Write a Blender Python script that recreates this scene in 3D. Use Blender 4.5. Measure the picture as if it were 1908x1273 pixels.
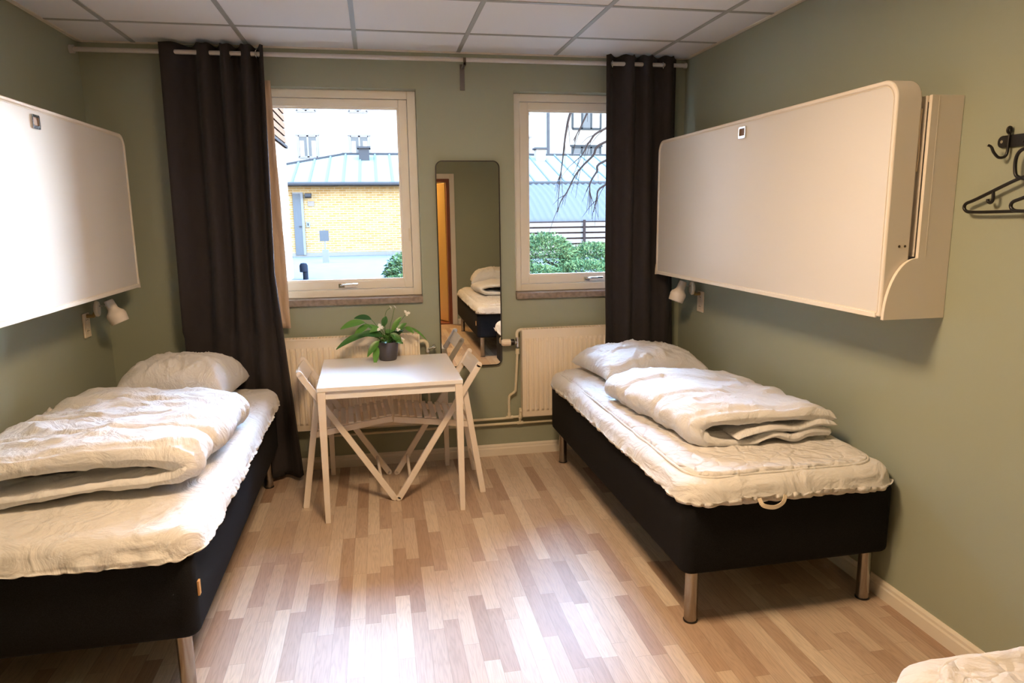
import bpy, bmesh, math, random
from mathutils import Vector, Matrix, noise
random.seed(7)
S = bpy.context.scene
for o in list(bpy.data.objects): bpy.data.objects.remove(o)
COL = S.collection
PI = math.pi

# ------------------------------------------------------------------ camera
cam_d = bpy.data.cameras.new('camera'); cam = bpy.data.objects.new('camera', cam_d); COL.objects.link(cam)
cam_d.sensor_width = 36; cam_d.lens = 1302.76 / 1908 * 36; cam_d.clip_start = 0.05; cam_d.clip_end = 300
yw, pt, rl = 0.18785, 0.17806, -0.01227
d = Vector((math.sin(yw)*math.cos(pt), math.cos(yw)*math.cos(pt), -math.sin(pt)))
r0 = Vector((math.cos(yw), -math.sin(yw), 0)); u0 = r0.cross(d)
c, s = math.cos(rl), math.sin(rl)
R3 = Matrix((r0*c + u0*s, u0*c - r0*s, -d)).transposed()
cam.matrix_world = Matrix.Translation((1.5628, -4.4377, 1.5852)) @ R3.to_4x4()
S.camera = cam

# ------------------------------------------------------------------ world, sun, exposure
S.view_settings.view_transform = 'Standard'
S.view_settings.look = 'None'
S.view_settings.exposure = 1.0
S.view_settings.gamma = 1.0
S.view_settings.use_curve_mapping = False
def lin(c):
    c = [x/255 if max(c) > 1.001 else x for x in c]
    return [x/12.92 if x <= 0.04045 else ((x+0.055)/1.055)**2.4 for x in c]
W_ = bpy.data.worlds.new('sky'); S.world = W_; W_.use_nodes = True
nt = W_.node_tree; nt.nodes.clear()
wo = nt.nodes.new('ShaderNodeOutputWorld'); bg = nt.nodes.new('ShaderNodeBackground')
tc = nt.nodes.new('ShaderNodeTexCoord'); sx = nt.nodes.new('ShaderNodeSeparateXYZ'); rp = nt.nodes.new('ShaderNodeValToRGB')
nt.links.new(tc.outputs['Generated'], sx.inputs[0]); nt.links.new(sx.outputs['Z'], rp.inputs[0])
rp.color_ramp.elements[0].position = 0.0; rp.color_ramp.elements[0].color = (0.93, 0.94, 0.98, 1)
rp.color_ramp.elements[1].position = 0.5; rp.color_ramp.elements[1].color = (0.42, 0.64, 1.0, 1)
nt.links.new(rp.outputs[0], bg.inputs[0]); bg.inputs[1].default_value = 40.0
nt.links.new(bg.outputs[0], wo.inputs[0])
sun_d = bpy.data.lights.new('sun', 'SUN'); sun = bpy.data.objects.new('sun', sun_d); COL.objects.link(sun)
sun_d.energy = 6.0; sun_d.angle = math.radians(14); sun_d.color = (1.0, 0.80, 0.50)
sun.rotation_euler = Vector((-1.0, -0.60, -0.17)).to_track_quat('-Z', 'Y').to_euler()

# ------------------------------------------------------------------ materials
def new_mat(name):
    m = bpy.data.materials.new(name); m.use_nodes = True
    n = m.node_tree; b = n.nodes['Principled BSDF']
    return m, n, b
def M(name, col, rough=0.5, metal=0.0, bump=None, var=None, spec=0.5, sheen=0, trans=0, stretch=None):
    m, n, b = new_mat(name); L = n.links.new
    c = lin(col) + [1]
    b.inputs['Base Color'].default_value = c; b.inputs['Roughness'].default_value = rough
    b.inputs['Metallic'].default_value = metal; b.inputs['Specular IOR Level'].default_value = spec
    if sheen: b.inputs['Sheen Weight'].default_value = sheen
    if bump or var:
        t = n.nodes.new('ShaderNodeTexCoord'); mp = n.nodes.new('ShaderNodeMapping')
        if stretch: mp.inputs['Scale'].default_value = stretch
        L(t.outputs['Object'], mp.inputs[0])
    if var:
        ns = n.nodes.new('ShaderNodeTexNoise'); ns.inputs['Scale'].default_value = var[0]; ns.inputs['Detail'].default_value = 4
        L(mp.outputs[0], ns.inputs['Vector'])
        rr = n.nodes.new('ShaderNodeValToRGB'); L(ns.outputs['Fac'], rr.inputs[0])
        a = var[1]
        rr.color_ramp.elements[0].position = .3; rr.color_ramp.elements[1].position = .7
        rr.color_ramp.elements[0].color = [min(1, x*(1-a)) for x in c[:3]] + [1]
        rr.color_ramp.elements[1].color = [min(1, x*(1+a)) for x in c[:3]] + [1]
        L(rr.outputs[0], b.inputs['Base Color'])
    if bump:
        ns = n.nodes.new('ShaderNodeTexNoise'); ns.inputs['Scale'].default_value = bump[0]; ns.inputs['Detail'].default_value = 5
        L(mp.outputs[0], ns.inputs['Vector'])
        bp = n.nodes.new('ShaderNodeBump'); bp.inputs['Strength'].default_value = bump[1]; bp.inputs['Distance'].default_value = bump[2] if len(bump) > 2 else 0.002
        L(ns.outputs['Fac'], bp.inputs['Height']); L(bp.outputs[0], b.inputs['Normal'])
    return m

MAT = {}
MAT['wall'] = M('sage_wall_paint', (157, 163, 143), 0.55, bump=(260, 0.25, 0.001), spec=0.35)
MAT['ceil'] = M('ceiling_tile', (232, 234, 236), 0.9, bump=(220, 0.3, 0.001))
MAT['grid'] = M('ceiling_grid', (165, 168, 163), 0.5)
MAT['white'] = M('white_lacquer', (234, 228, 216), 0.35)
MAT['trim'] = M('white_trim', (228, 220, 204), 0.4)
MAT['frame'] = M('window_frame_paint', (238, 234, 224), 0.35)
MAT['leaf_panel'] = M('wall_bed_laminate', (222, 219, 214), 0.3)
MAT['housing'] = M('wall_bed_housing', (232, 224, 212), 0.4)
MAT['groove'] = M('dark_groove', (70, 60, 50), 0.6)
MAT['curtain'] = M('dark_curtain', (52, 48, 49), 0.85, bump=(900, 0.3, 0.0006), spec=0.2, sheen=0.05)
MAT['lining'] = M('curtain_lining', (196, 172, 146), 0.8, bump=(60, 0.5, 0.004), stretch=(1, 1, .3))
MAT['basefab'] = M('dark_bed_fabric', (24, 24, 26), 0.9, bump=(700, 0.5, 0.0008), var=(500, 0.5), spec=0.15)
MAT['steel'] = M('brushed_steel', (158, 152, 146), 0.22, 1.0, bump=(300, 0.1, 0.0005), stretch=(1, 1, .05))
MAT['chrome'] = M('chrome', (220, 220, 218), 0.15, 1.0)
MAT['rod'] = M('curtain_rod_metal', (205, 202, 198), 0.4, 0.35)
MAT['greymetal'] = M('grey_bracket', (110, 106, 102), 0.45, 0.4)
MAT['blackmetal'] = M('black_metal', (22, 21, 21), 0.4)
MAT['blackplastic'] = M('black_plastic', (18, 17, 18), 0.35)
MAT['rad'] = M('radiator_enamel', (238, 226, 206), 0.35)
MAT['pipe'] = M('painted_pipe', (222, 214, 188), 0.4)
MAT['table'] = M('table_white', (240, 240, 240), 0.28)
MAT['chair'] = M('chair_white', (236, 226, 214), 0.38)
MAT['pot'] = M('pot_grey', (78, 76, 82), 0.6)
MAT['soil'] = M('soil', (48, 36, 26), 0.95, bump=(90, 1, 0.01))
MAT['stone'] = M('sill_stone', (140, 126, 112), 0.5, var=(40, 0.3))
MAT['tag'] = M('tan_tag', (196, 150, 92), 0.6)
MAT['sock'] = M('socket_plastic', (236, 220, 196), 0.4)
MAT['lampw'] = M('lamp_white', (232, 222, 210), 0.35)
MAT['brass'] = M('brass', (190, 160, 110), 0.3, 0.9)
MAT['recess'] = M('pull_recess_shadow', (120, 92, 66), 0.35, 0.6)
MAT['hole'] = M('dark_hole', (30, 28, 26), 0.8)
MAT['strap'] = M('elastic_strap', (232, 216, 190), 0.8)
MAT['flower'] = M('flower_white', (236, 238, 232), 0.6)
MAT['doorleaf'] = M('door_leaf_cream', (232, 196, 120), 0.4)
MAT['doorwood'] = M('brown_door_wood', (120, 60, 34), 0.4, var=(8, 0.25), stretch=(8, 8, .4))
MAT['hallfloor'] = M('hall_floor', (150, 84, 44), 0.4, var=(10, 0.2))
MAT['hallwall'] = M('hall_wall', (92, 88, 60), 0.7)
# outside
KOUT = 0.068  # darkens all outdoor base colours to hold exposure down under the strong sky
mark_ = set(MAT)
MAT['render'] = M('white_render', (226, 226, 224), 0.9)
MAT['creamrender'] = M('cream_render', (228, 220, 206), 0.9)
MAT['roofblue'] = M('pale_metal_roof', (196, 208, 214), 0.6)
MAT['seam'] = M('roof_seam', (160, 180, 188), 0.6)
MAT['gutter'] = M('gutter_grey', (120, 120, 122), 0.5)
MAT['corr'] = M('corrugated_sheet', (150, 152, 160), 0.6)
MAT['fence'] = M('fence_slat', (236, 220, 204), 0.7)
MAT['post'] = M('fence_post', (104, 88, 84), 0.7)
MAT['paving'] = M('pale_paving', (192, 194, 200), 0.9, var=(3, 0.08))
MAT['bollard'] = M('bollard_grey', (78, 84, 100), 0.6)
MAT['sign'] = M('sign_grey', (168, 174, 178), 0.6)
MAT['wglass'] = M('outdoor_window_glass', (150, 150, 146), 0.1)
MAT['wframe'] = M('outdoor_window_frame', (196, 190, 186), 0.6)
MAT['dframe'] = M('dark_window_frame', (96, 100, 100), 0.6)
MAT['bark'] = M('bark', (92, 78, 72), 0.9)
MAT['slat'] = M('wood_slat_cladding', (206, 168, 142), 0.7)

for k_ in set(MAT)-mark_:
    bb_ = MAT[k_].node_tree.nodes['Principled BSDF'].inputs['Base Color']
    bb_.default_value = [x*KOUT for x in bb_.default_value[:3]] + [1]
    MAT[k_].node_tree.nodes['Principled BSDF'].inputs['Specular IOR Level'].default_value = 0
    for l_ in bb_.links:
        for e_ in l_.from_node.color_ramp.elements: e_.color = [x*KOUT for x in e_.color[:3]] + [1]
def fabric_mat(name, col, quilt=0.0):
    m, n, b = new_mat(name); L = n.links.new
    b.inputs['Base Color'].default_value = lin(col) + [1]; b.inputs['Roughness'].default_value = 0.8
    b.inputs['Sheen Weight'].default_value = 0.1
    b.inputs['Specular IOR Level'].default_value = 0.25
    t = n.nodes.new('ShaderNodeTexCoord')
    n1 = n.nodes.new('ShaderNodeTexNoise'); n1.inputs['Scale'].default_value = 5; n1.inputs['Detail'].default_value = 4; n1.inputs['Distortion'].default_value = 2.6
    n2 = n.nodes.new('ShaderNodeTexNoise'); n2.inputs['Scale'].default_value = 20; n2.inputs['Detail'].default_value = 3; n2.inputs['Distortion'].default_value = 2.0
    L(t.outputs['Object'], n1.inputs['Vector']); L(t.outputs['Object'], n2.inputs['Vector'])
    b1 = n.nodes.new('ShaderNodeBump'); b1.inputs['Strength'].default_value = 0.55; b1.inputs['Distance'].default_value = 0.035
    b2 = n.nodes.new('ShaderNodeBump'); b2.inputs['Strength'].default_value = 0.3; b2.inputs['Distance'].default_value = 0.006
    L(n1.outputs['Fac'], b1.inputs['Height']); L(n2.outputs['Fac'], b2.inputs['Height']); L(b1.outputs[0], b2.inputs['Normal'])
    last = b2
    if quilt:
        # meandering quilt stitches
        v = n.nodes.new('ShaderNodeTexVoronoi'); v.feature = 'DISTANCE_TO_EDGE'; v.inputs['Scale'].default_value = quilt
        mx = n.nodes.new('ShaderNodeVectorMath'); mx.operation = 'ADD'
        n3 = n.nodes.new('ShaderNodeTexNoise'); n3.inputs['Scale'].default_value = 9
        L(t.outputs['Object'], n3.inputs['Vector'])
        sc = n.nodes.new('ShaderNodeVectorMath'); sc.operation = 'SCALE'; sc.inputs['Scale'].default_value = 0.10
        L(n3.outputs['Color'], sc.inputs[0]); L(sc.outputs[0], mx.inputs[1]); L(t.outputs['Object'], mx.inputs[0]); L(mx.outputs[0], v.inputs['Vector'])
        mr = n.nodes.new('ShaderNodeMapRange'); mr.inputs['From Max'].default_value = 0.12; L(v.outputs['Distance'], mr.inputs['Value'])
        b3 = n.nodes.new('ShaderNodeBump'); b3.inputs['Strength'].default_value = 0.75; b3.inputs['Distance'].default_value = 0.006
        L(mr.outputs[0], b3.inputs['Height']); L(b2.outputs[0], b3.inputs['Normal']); last = b3
    L(last.outputs[0], b.inputs['Normal'])
    return m
MAT['cotton'] = fabric_mat('white_cotton', (218, 217, 216))
MAT['sheet'] = fabric_mat('white_sheet', (216, 213, 208))
MAT['quilt'] = fabric_mat('quilted_cotton', (216, 213, 210), quilt=10)

def leaf_mat(name, c1, c2, rough=0.35):
    m, n, b = new_mat(name); L = n.links.new
    g = n.nodes.new('ShaderNodeNewGeometry'); rr = n.nodes.new('ShaderNodeValToRGB')
    L(g.outputs['Random Per Island'], rr.inputs[0])
    kk = KOUT*1.7 if name.startswith('juniper') else 1
    rr.color_ramp.elements[0].color = [x*kk for x in lin(c1)] + [1]; rr.color_ramp.elements[1].color = [x*kk for x in lin(c2)] + [1]
    L(rr.outputs[0], b.inputs['Base Color']); b.inputs['Roughness'].default_value = rough; b.inputs['Specular IOR Level'].default_value = 0 if kk != 1 else .5
    return m
MAT['leaf'] = leaf_mat('plant_leaf', (34, 84, 38), (96, 150, 60), 0.3)
MAT['juniper'] = leaf_mat('juniper_green', (70, 120, 86), (170, 200, 130), 0.8)

def glass_mat():
    m, n, b = new_mat('window_glass'); L = n.links.new
    n.nodes.remove(b); out = n.nodes['Material Output']
    tr = n.nodes.new('ShaderNodeBsdfTransparent'); gl = n.nodes.new('ShaderNodeBsdfGlossy'); gl.inputs['Roughness'].default_value = 0.02
    fr = n.nodes.new('ShaderNodeFresnel'); fr.inputs['IOR'].default_value = 1.35
    tr.inputs[0].default_value = (0.97, 0.98, 0.98, 1)
    mx = n.nodes.new('ShaderNodeMixShader'); L(fr.outputs[0], mx.inputs[0]); L(tr.outputs[0], mx.inputs[1]); L(gl.outputs[0], mx.inputs[2]); L(mx.outputs[0], out.inputs[0])
    return m
MAT['glass'] = glass_mat()
MAT['mirror'] = M('mirror_glass', (236, 236, 232), 0.0, 1.0)

def emit_mat(name, col, strength):
    m, n, b = new_mat(name)
    b.inputs['Base Color'].default_value = (0.8, 0.8, 0.8, 1)
    b.inputs['Emission Color'].default_value = lin(col) + [1]; b.inputs['Emission Strength'].default_value = strength
    return m

def brick_mat(name, c1, c2, mortar, bw=0.25, bh=0.077, axis='XZ'):
    m, n, b = new_mat(name); L = n.links.new
    t = n.nodes.new('ShaderNodeTexCoord'); sp = n.nodes.new('ShaderNodeSeparateXYZ'); cb = n.nodes.new('ShaderNodeCombineXYZ')
    L(t.outputs['Object'], sp.inputs[0]); L(sp.outputs[axis[0]], cb.inputs['X']); L(sp.outputs[axis[1]], cb.inputs['Y'])
    k = n.nodes.new('ShaderNodeTexBrick'); k.inputs['Scale'].default_value = 1.0
    k.inputs['Brick Width'].default_value = bw; k.inputs['Row Height'].default_value = bh; k.inputs['Mortar Size'].default_value = 0.008
    k.inputs['Color1'].default_value = [x*KOUT*1.6 for x in lin(c1)] + [1]; k.inputs['Color2'].default_value = [x*KOUT*1.6 for x in lin(c2)] + [1]; k.inputs['Mortar'].default_value = [x*KOUT*1.6 for x in lin(mortar)] + [1]
    L(cb.outputs[0], k.inputs['Vector']); L(k.outputs['Color'], b.inputs['Base Color']); b.inputs['Roughness'].default_value = 0.9; b.inputs['Specular IOR Level'].default_value = 0
    return m
MAT['brick'] = brick_mat('yellow_brick', (236, 198, 132), (220, 172, 100), (244, 234, 210))
MAT['pinkbrick'] = brick_mat('pale_pink_brick', (232, 208, 190), (226, 200, 182), (206, 180, 164), axis='YZ')

def floor_mat():
    m, n, b = new_mat('ash_laminate'); L = n.links.new
    N = n.nodes.new
    def math_(op, a, bb=None, cc=None):
        x = N('ShaderNodeMath'); x.operation = op
        for i, v in enumerate((a, bb, cc)):
            if v is None: continue
            if isinstance(v, (int, float)): x.inputs[i].default_value = v
            else: L(v, x.inputs[i])
        return x.outputs[0]
    t = N('ShaderNodeTexCoord'); sp = N('ShaderNodeSeparateXYZ'); L(t.outputs['Object'], sp.inputs[0])
    X, Y = sp.outputs['X'], sp.outputs['Y']
    w = 0.0605
    ux = math_('DIVIDE', X, w); ci = math_('FLOOR', ux); fx = math_('FRACT', ux)
    wn = N('ShaderNodeTexWhiteNoise'); wn.noise_dimensions = '1D'; L(ci, wn.inputs['W'])
    off = math_('MULTIPLY', wn.outputs['Value'], 7.31)
    wn2 = N('ShaderNodeTexWhiteNoise'); wn2.noise_dimensions = '1D'; L(math_('ADD', ci, 51.3), wn2.inputs['W'])
    ln = math_('MULTIPLY_ADD', wn2.outputs['Value'], 0.16, 0.36)
    uy = math_('DIVIDE', math_('ADD', Y, off), ln)
    ri = math_('FLOOR', uy); fy = math_('FRACT', uy)
    cb = N('ShaderNodeCombineXYZ'); L(ci, cb.inputs[0]); L(ri, cb.inputs[1])
    wn3 = N('ShaderNodeTexWhiteNoise'); wn3.noise_dimensions = '3D'; L(cb.outputs[0], wn3.inputs['Vector'])
    ramp = N('ShaderNodeValToRGB'); L(wn3.outputs['Value'], ramp.inputs[0])
    cr = ramp.color_ramp
    stops = [(0, (164, 136, 114)), (.2, (178, 152, 130)), (.45, (190, 167, 145)), (.7, (199, 178, 156)), (1, (211, 194, 173))]
    cr.elements[0].color = lin(stops[0][1]) + [1]; cr.elements[1].color = lin(stops[-1][1]) + [1]
    for p, cc in stops[1:-1]:
        e = cr.elements.new(p); e.color = lin(cc) + [1]
    # grain: stretched noise shifted per strip
    sh = N('ShaderNodeVectorMath'); sh.operation = 'MULTIPLY'; sh.inputs[1].default_value = (26, 1.9, 1); L(t.outputs['Object'], sh.inputs[0])
    ad = N('ShaderNodeVectorMath'); ad.operation = 'ADD'; L(sh.outputs[0], ad.inputs[0])
    s2 = N('ShaderNodeVectorMath'); s2.operation = 'SCALE'; s2.inputs['Scale'].default_value = 31; L(wn3.outputs['Color'], s2.inputs[0]); L(s2.outputs[0], ad.inputs[1])
    g = N('ShaderNodeTexNoise'); g.inputs['Scale'].default_value = 1.0; g.inputs['Detail'].default_value = 3; L(ad.outputs[0], g.inputs['Vector'])
    rings = math_('ABSOLUTE', math_('SINE', math_('MULTIPLY', g.outputs['Fac'], 34)))
    g2 = N('ShaderNodeTexNoise'); g2.inputs['Scale'].default_value = 1.0; g2.inputs['Detail'].default_value = 4
    sh2 = N('ShaderNodeVectorMath'); sh2.operation = 'MULTIPLY'; sh2.inputs[1].default_value = (420, 12, 1); L(t.outputs['Object'], sh2.inputs[0]); L(sh2.outputs[0], g2.inputs['Vector'])
    gr = math_('MULTIPLY_ADD', rings, 0.16, 0.80); gr2 = math_('MULTIPLY_ADD', g2.outputs['Fac'], 0.24, -0.06)
    k = math_('ADD', gr, gr2)
    # joints
    ex = math_('MULTIPLY', math_('MINIMUM', fx, math_('SUBTRACT', 1, fx)), w)
    ey = math_('MULTIPLY', math_('MINIMUM', fy, math_('SUBTRACT', 1, fy)), ln)
    e = math_('LESS_THAN', math_('MINIMUM', ex, ey), 0.0009)
    k2 = math_('MULTIPLY', k, math_('MULTIPLY_ADD', e, -0.28, 1.0))
    mx = N('ShaderNodeVectorMath'); mx.operation = 'SCALE'; L(ramp.outputs[0], mx.inputs[0]); L(k2, mx.inputs['Scale'])
    L(mx.outputs[0], b.inputs['Base Color'])
    b.inputs['Roughness'].default_value = 0.47; b.inputs['Specular IOR Level'].default_value = 0.52
    bp = N('ShaderNodeBump'); bp.inputs['Strength'].default_value = 0.12; bp.inputs['Distance'].default_value = 0.0008
    L(k2, bp.inputs['Height']); L(bp.outputs[0], b.inputs['Normal'])
    return m
MAT['floor'] = floor_mat()

# ------------------------------------------------------------------ mesh helpers
def tag(o, label=None, cat=None, group=None, kind=None):
    if label: o['label'] = label
    if cat: o['category'] = cat
    if group: o['group'] = group
    if kind: o['kind'] = kind
    return o
def thing(name, loc=(0, 0, 0), rz=0, label=None, cat=None, group=None, kind=None):
    o = bpy.data.objects.new(name, None); COL.objects.link(o); o.location = loc; o.rotation_euler = (0, 0, rz); o.empty_display_size = .1
    return tag(o, label, cat, group, kind)
def obj(name, bm, mat, parent=None, smooth=False, loc=None, bevel=0, angle=None, label=None):
    bmesh.ops.recalc_face_normals(bm, faces=bm.faces)
    me = bpy.data.meshes.new(name); bm.to_mesh(me); bm.free()
    mats = mat if isinstance(mat, (list, tuple)) else [mat]
    for m in mats: me.materials.append(MAT[m] if isinstance(m, str) else m)
    if smooth:
        for p in me.polygons: p.use_smooth = True
        if angle: me.set_sharp_from_angle(angle=math.radians(angle))
    o = bpy.data.objects.new(name, me); COL.objects.link(o)
    if parent: o.parent = parent
    if loc: o.location = loc
    if bevel:
        b = o.modifiers.new('bevel', 'BEVEL'); b.width = bevel; b.segments = 2; b.limit_method = 'ANGLE'
    if label: o['label'] = label
    return o
def nb(): return bmesh.new()
def box(bm, x0, x1, y0, y1, z0, z1, mi=0, mtx=None):
    vs = [Vector((x, y, z)) for x in (x0, x1) for y in (y0, y1) for z in (z0, z1)]
    if mtx: vs = [mtx @ v for v in vs]
    v = [bm.verts.new(p) for p in vs]
    for f in ((0, 1, 3, 2), (4, 6, 7, 5), (0, 4, 5, 1), (2, 3, 7, 6), (0, 2, 6, 4), (1, 5, 7, 3)):
        fa = bm.faces.new([v[i] for i in f]); fa.material_index = mi
    return bm
def bar(bm, p, q, w, t, up=Vector((0, 0, 1)), mi=0):
    """rectangular bar from p to q, w across 'side', t across the other axis"""
    p, q = Vector(p), Vector(q); dd = (q-p).normalized(); sd = dd.cross(Vector(up)).normalized(); u2 = sd.cross(dd)
    v = [bm.verts.new(a + sd*w/2*i + u2*t/2*j) for a in (p, q) for i, j in ((-1, -1), (1, -1), (1, 1), (-1, 1))]
    for f in ((0, 1, 2, 3), (7, 6, 5, 4), (0, 4, 5, 1), (1, 5, 6, 2), (2, 6, 7, 3), (3, 7, 4, 0)):
        fa = bm.faces.new([v[i] for i in f]); fa.material_index = mi
    return bm
def tube(bm, pts, r, seg=12, closed=False, caps=True, mi=0):
    pts = [Vector(p) for p in pts]; n = len(pts)
    rs = r if isinstance(r, (list, tuple)) else [r]*n
    rings = []; prev = None
    for i in range(n):
        if closed: t = (pts[(i+1) % n]-pts[i-1]).normalized()
        else: t = (pts[min(i+1, n-1)]-pts[max(i-1, 0)]).normalized()
        if prev is None:
            a = Vector((0, 0, 1)) if abs(t.z) < .9 else Vector((1, 0, 0))
            nrm = t.cross(a).normalized()
        else:
            nrm = (prev - t*prev.dot(t)).normalized()
        prev = nrm; bn = t.cross(nrm)
        rings.append([bm.verts.new(pts[i] + (nrm*math.cos(2*PI*k/seg) + bn*math.sin(2*PI*k/seg))*rs[i]) for k in range(seg)])
    m = n if closed else n-1
    for i in range(m):
        a, b2 = rings[i], rings[(i+1) % n]
        for k in range(seg):
            f = bm.faces.new((a[k], a[(k+1) % seg], b2[(k+1) % seg], b2[k])); f.material_index = mi
    if caps and not closed:
        f = bm.faces.new(rings[0][::-1]); f.material_index = mi
        f = bm.faces.new(rings[-1]); f.material_index = mi
    return bm
def smoothpath(pts, n=8, closed=False):
    P = [Vector(p) for p in pts]; out = []; m = len(P)
    rng = range(m if closed else m-1)
    for i in rng:
        if closed: a, b, c_, e = P[(i-1) % m], P[i], P[(i+1) % m], P[(i+2) % m]
        else: a, b, c_, e = P[max(i-1, 0)], P[i], P[i+1], P[min(i+2, m-1)]
        for k in range(n):
            t = k/n
            out.append(0.5*((2*b) + (-a+c_)*t + (2*a-5*b+4*c_-e)*t*t + (-a+3*b-3*c_+e)*t**3))
    if not closed: out.append(P[-1])
    return out
def lathe(bm, prof, seg=32, mtx=None, cap0=False, cap1=False, mi=0):
    rings = []
    for r, z in prof:
        ring = []
        for k in range(seg):
            p = Vector((r*math.cos(2*PI*k/seg), r*math.sin(2*PI*k/seg), z))
            ring.append(bm.verts.new(mtx @ p if mtx else p))
        rings.append(ring)
    for a, b in zip(rings, rings[1:]):
        for k in range(seg):
            f = bm.faces.new((a[k], a[(k+1) % seg], b[(k+1) % seg], b[k])); f.material_index = mi
    if cap0: bm.faces.new(rings[0][::-1]).material_index = mi
    if cap1: bm.faces.new(rings[-1]).material_index = mi
    return bm
def prism(bm, pts, ax, a0, a1, mi=0):
    """polygon pts extruded along axis ax ('x','y','z'); pts are the two remaining coords in order"""
    def mk(p, a):
        if ax == 'x': return Vector((a, p[0], p[1]))
        if ax == 'y': return Vector((p[0], a, p[1]))
        return Vector((p[0], p[1], a))
    A = [bm.verts.new(mk(p, a0)) for p in pts]; B = [bm.verts.new(mk(p, a1)) for p in pts]
    n = len(pts)
    bm.faces.new(A).material_index = mi; bm.faces.new(B[::-1]).material_index = mi
    for i in range(n):
        bm.faces.new((A[i], B[i], B[(i+1) % n], A[(i+1) % n])).material_index = mi
    return bm
def rrect(x0, x1, y0, y1, r, n=6):
    out = []
    rs = r if isinstance(r, (list, tuple)) else [r]*4
    for (cx, cy, a0, rr) in ((x1-rs[0], y1-rs[0], 0, rs[0]), (x0+rs[1], y1-rs[1], 90, rs[1]), (x0+rs[2], y0+rs[2], 180, rs[2]), (x1-rs[3], y0+rs[3], 270, rs[3])):
        if rr <= 0: out.append((cx, cy)); continue
        for k in range(n+1):
            a = math.radians(a0+90*k/n); out.append((cx+rr*math.cos(a), cy+rr*math.sin(a)))
    return out
def ring_prism(bm, outer, inner, ax, a0, a1, mi=0):
    def mk(p, a):
        if ax == 'x': return Vector((a, p[0], p[1]))
        if ax == 'y': return Vector((p[0], a, p[1]))
        return Vector((p[0], p[1], a))
    n = len(outer)
    O0 = [bm.verts.new(mk(p, a0)) for p in outer]; O1 = [bm.verts.new(mk(p, a1)) for p in outer]
    I0 = [bm.verts.new(mk(p, a0)) for p in inner]; I1 = [bm.verts.new(mk(p, a1)) for p in inner]
    for i in range(n):
        j = (i+1) % n
        for q in ((O0[i], O0[j], O1[j], O1[i]), (I0[j], I0[i], I1[i], I1[j]), (O0[j], O0[i], I0[i], I0[j]), (O1[i], O1[j], I1[j], I1[i])):
            bm.faces.new(q).material_index = mi
    return bm
def copy_tree(o, parent=None):
    c_ = o.copy(); COL.objects.link(c_); c_.parent = parent
    for ch in list(o.children): copy_tree(ch, c_)
    return c_
def fbm(p, oct=4): return noise.fractal(p, 1.0, 2.0, oct)
def ridge(p): return max(0.0, 1-abs(noise.noise(p))*2.2)**3

W, H, YR = 3.566, 2.557, -5.93      # room width, ceiling height, rear wall

# ------------------------------------------------------------------ room shell
b = nb(); box(b, -.3, W+.3, YR-.15, .21, -.2, 0)
tag(obj('floor', b, 'floor'), kind='structure')
WZ0, WZ1 = 1.075, 2.343
WL = (.835, 1.835); WR = (2.435, 3.435)
b = nb()
for x0, x1 in ((-.3, WL[0]), (WL[1], WR[0]), (WR[1], W+.3)): box(b, x0, x1, 0, .21, 0, H)
for a in (WL, WR): box(b, a[0], a[1], 0, .21, 0, WZ0); box(b, a[0], a[1], 0, .21, WZ1, H)
tag(obj('wall_window', b, 'wall'), kind='structure')
b = nb(); box(b, -.3, 0, YR, 0, 0, H); tag(obj('wall_left', b, 'wall'), kind='structure')
b = nb(); box(b, W, W+.3, YR, 0, 0, H); tag(obj('wall_right', b, 'wall'), kind='structure')
DX0, DX1, DZ = 1.78, 2.63, 2.12
b = nb(); box(b, -.3, DX0, YR-.15, YR, 0, H); box(b, DX1, W+.3, YR-.15, YR, 0, H); box(b, DX0, DX1, YR-.15, YR, DZ, H)
tag(obj('wall_rear', b, 'wall'), kind='structure')
b = nb(); box(b, -.3, W+.3, YR-.15, .21, H, H+.2)
ceil = tag(obj('ceiling', b, 'ceil'), kind='structure')
b = nb()
ga = .2909; gg = .6014; gb = .4497
for k in range(6):
    x = ga+k*gg; box(b, x-.012, x+.012, YR+.01, -.002, H-.0035, H+.001)
for k in range(10):
    y = -gb-k*gg
    if y > YR: box(b, .002, W-.002, y-.012, y+.012, H-.003, H+.001)
obj('ceiling_grid', b, 'grid', ceil, label='grey metal grid between the ceiling tiles')
b = nb()
for a in ((0, W, -.022, 0), (0, .022, YR, 0), (W-.022, W, YR, 0)): box(b, a[0], a[1], a[2], a[3], H-.006, H+.001)
obj('edge_trim', b, 'trim', ceil)
# baseboards
def baseboard(name, x0, x1, y0, y1, ax, sgn):
    b = nb(); t = .014; h = .078
    prof = [(0, 0), (t, 0), (t, h*.62), (t*.75, h*.72), (t*.72, h*.86), (t*.35, h), (0, h)]
    if ax == 'x':   # runs along x, on plane y0, facing sgn*y
        A = [b.verts.new((x0, y0+sgn*p[0], p[1])) for p in prof]; B = [b.verts.new((x1, y0+sgn*p[0], p[1])) for p in prof]
    else:
        A = [b.verts.new((x0+sgn*p[0], y0, p[1])) for p in prof]; B = [b.verts.new((x0+sgn*p[0], y1, p[1])) for p in prof]
    n = len(prof)
    for i in range(n): b.faces.new((A[i], A[(i+1) % n], B[(i+1) % n], B[i]))
    b.faces.new(A); b.faces.new(B[::-1])
    return tag(obj(name, b, 'trim'), kind='structure')
baseboard('baseboard_window', .015, W-.015, 0, 0, 'x', -1)
baseboard('baseboard_left', 0, 0, YR, 0, 'y', 1)
baseboard('baseboard_right', W, W, YR, 0, 'y', -1)
baseboard('baseboard_rear', DX1+.08, W-.015, YR, YR, 'x', 1)

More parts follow.
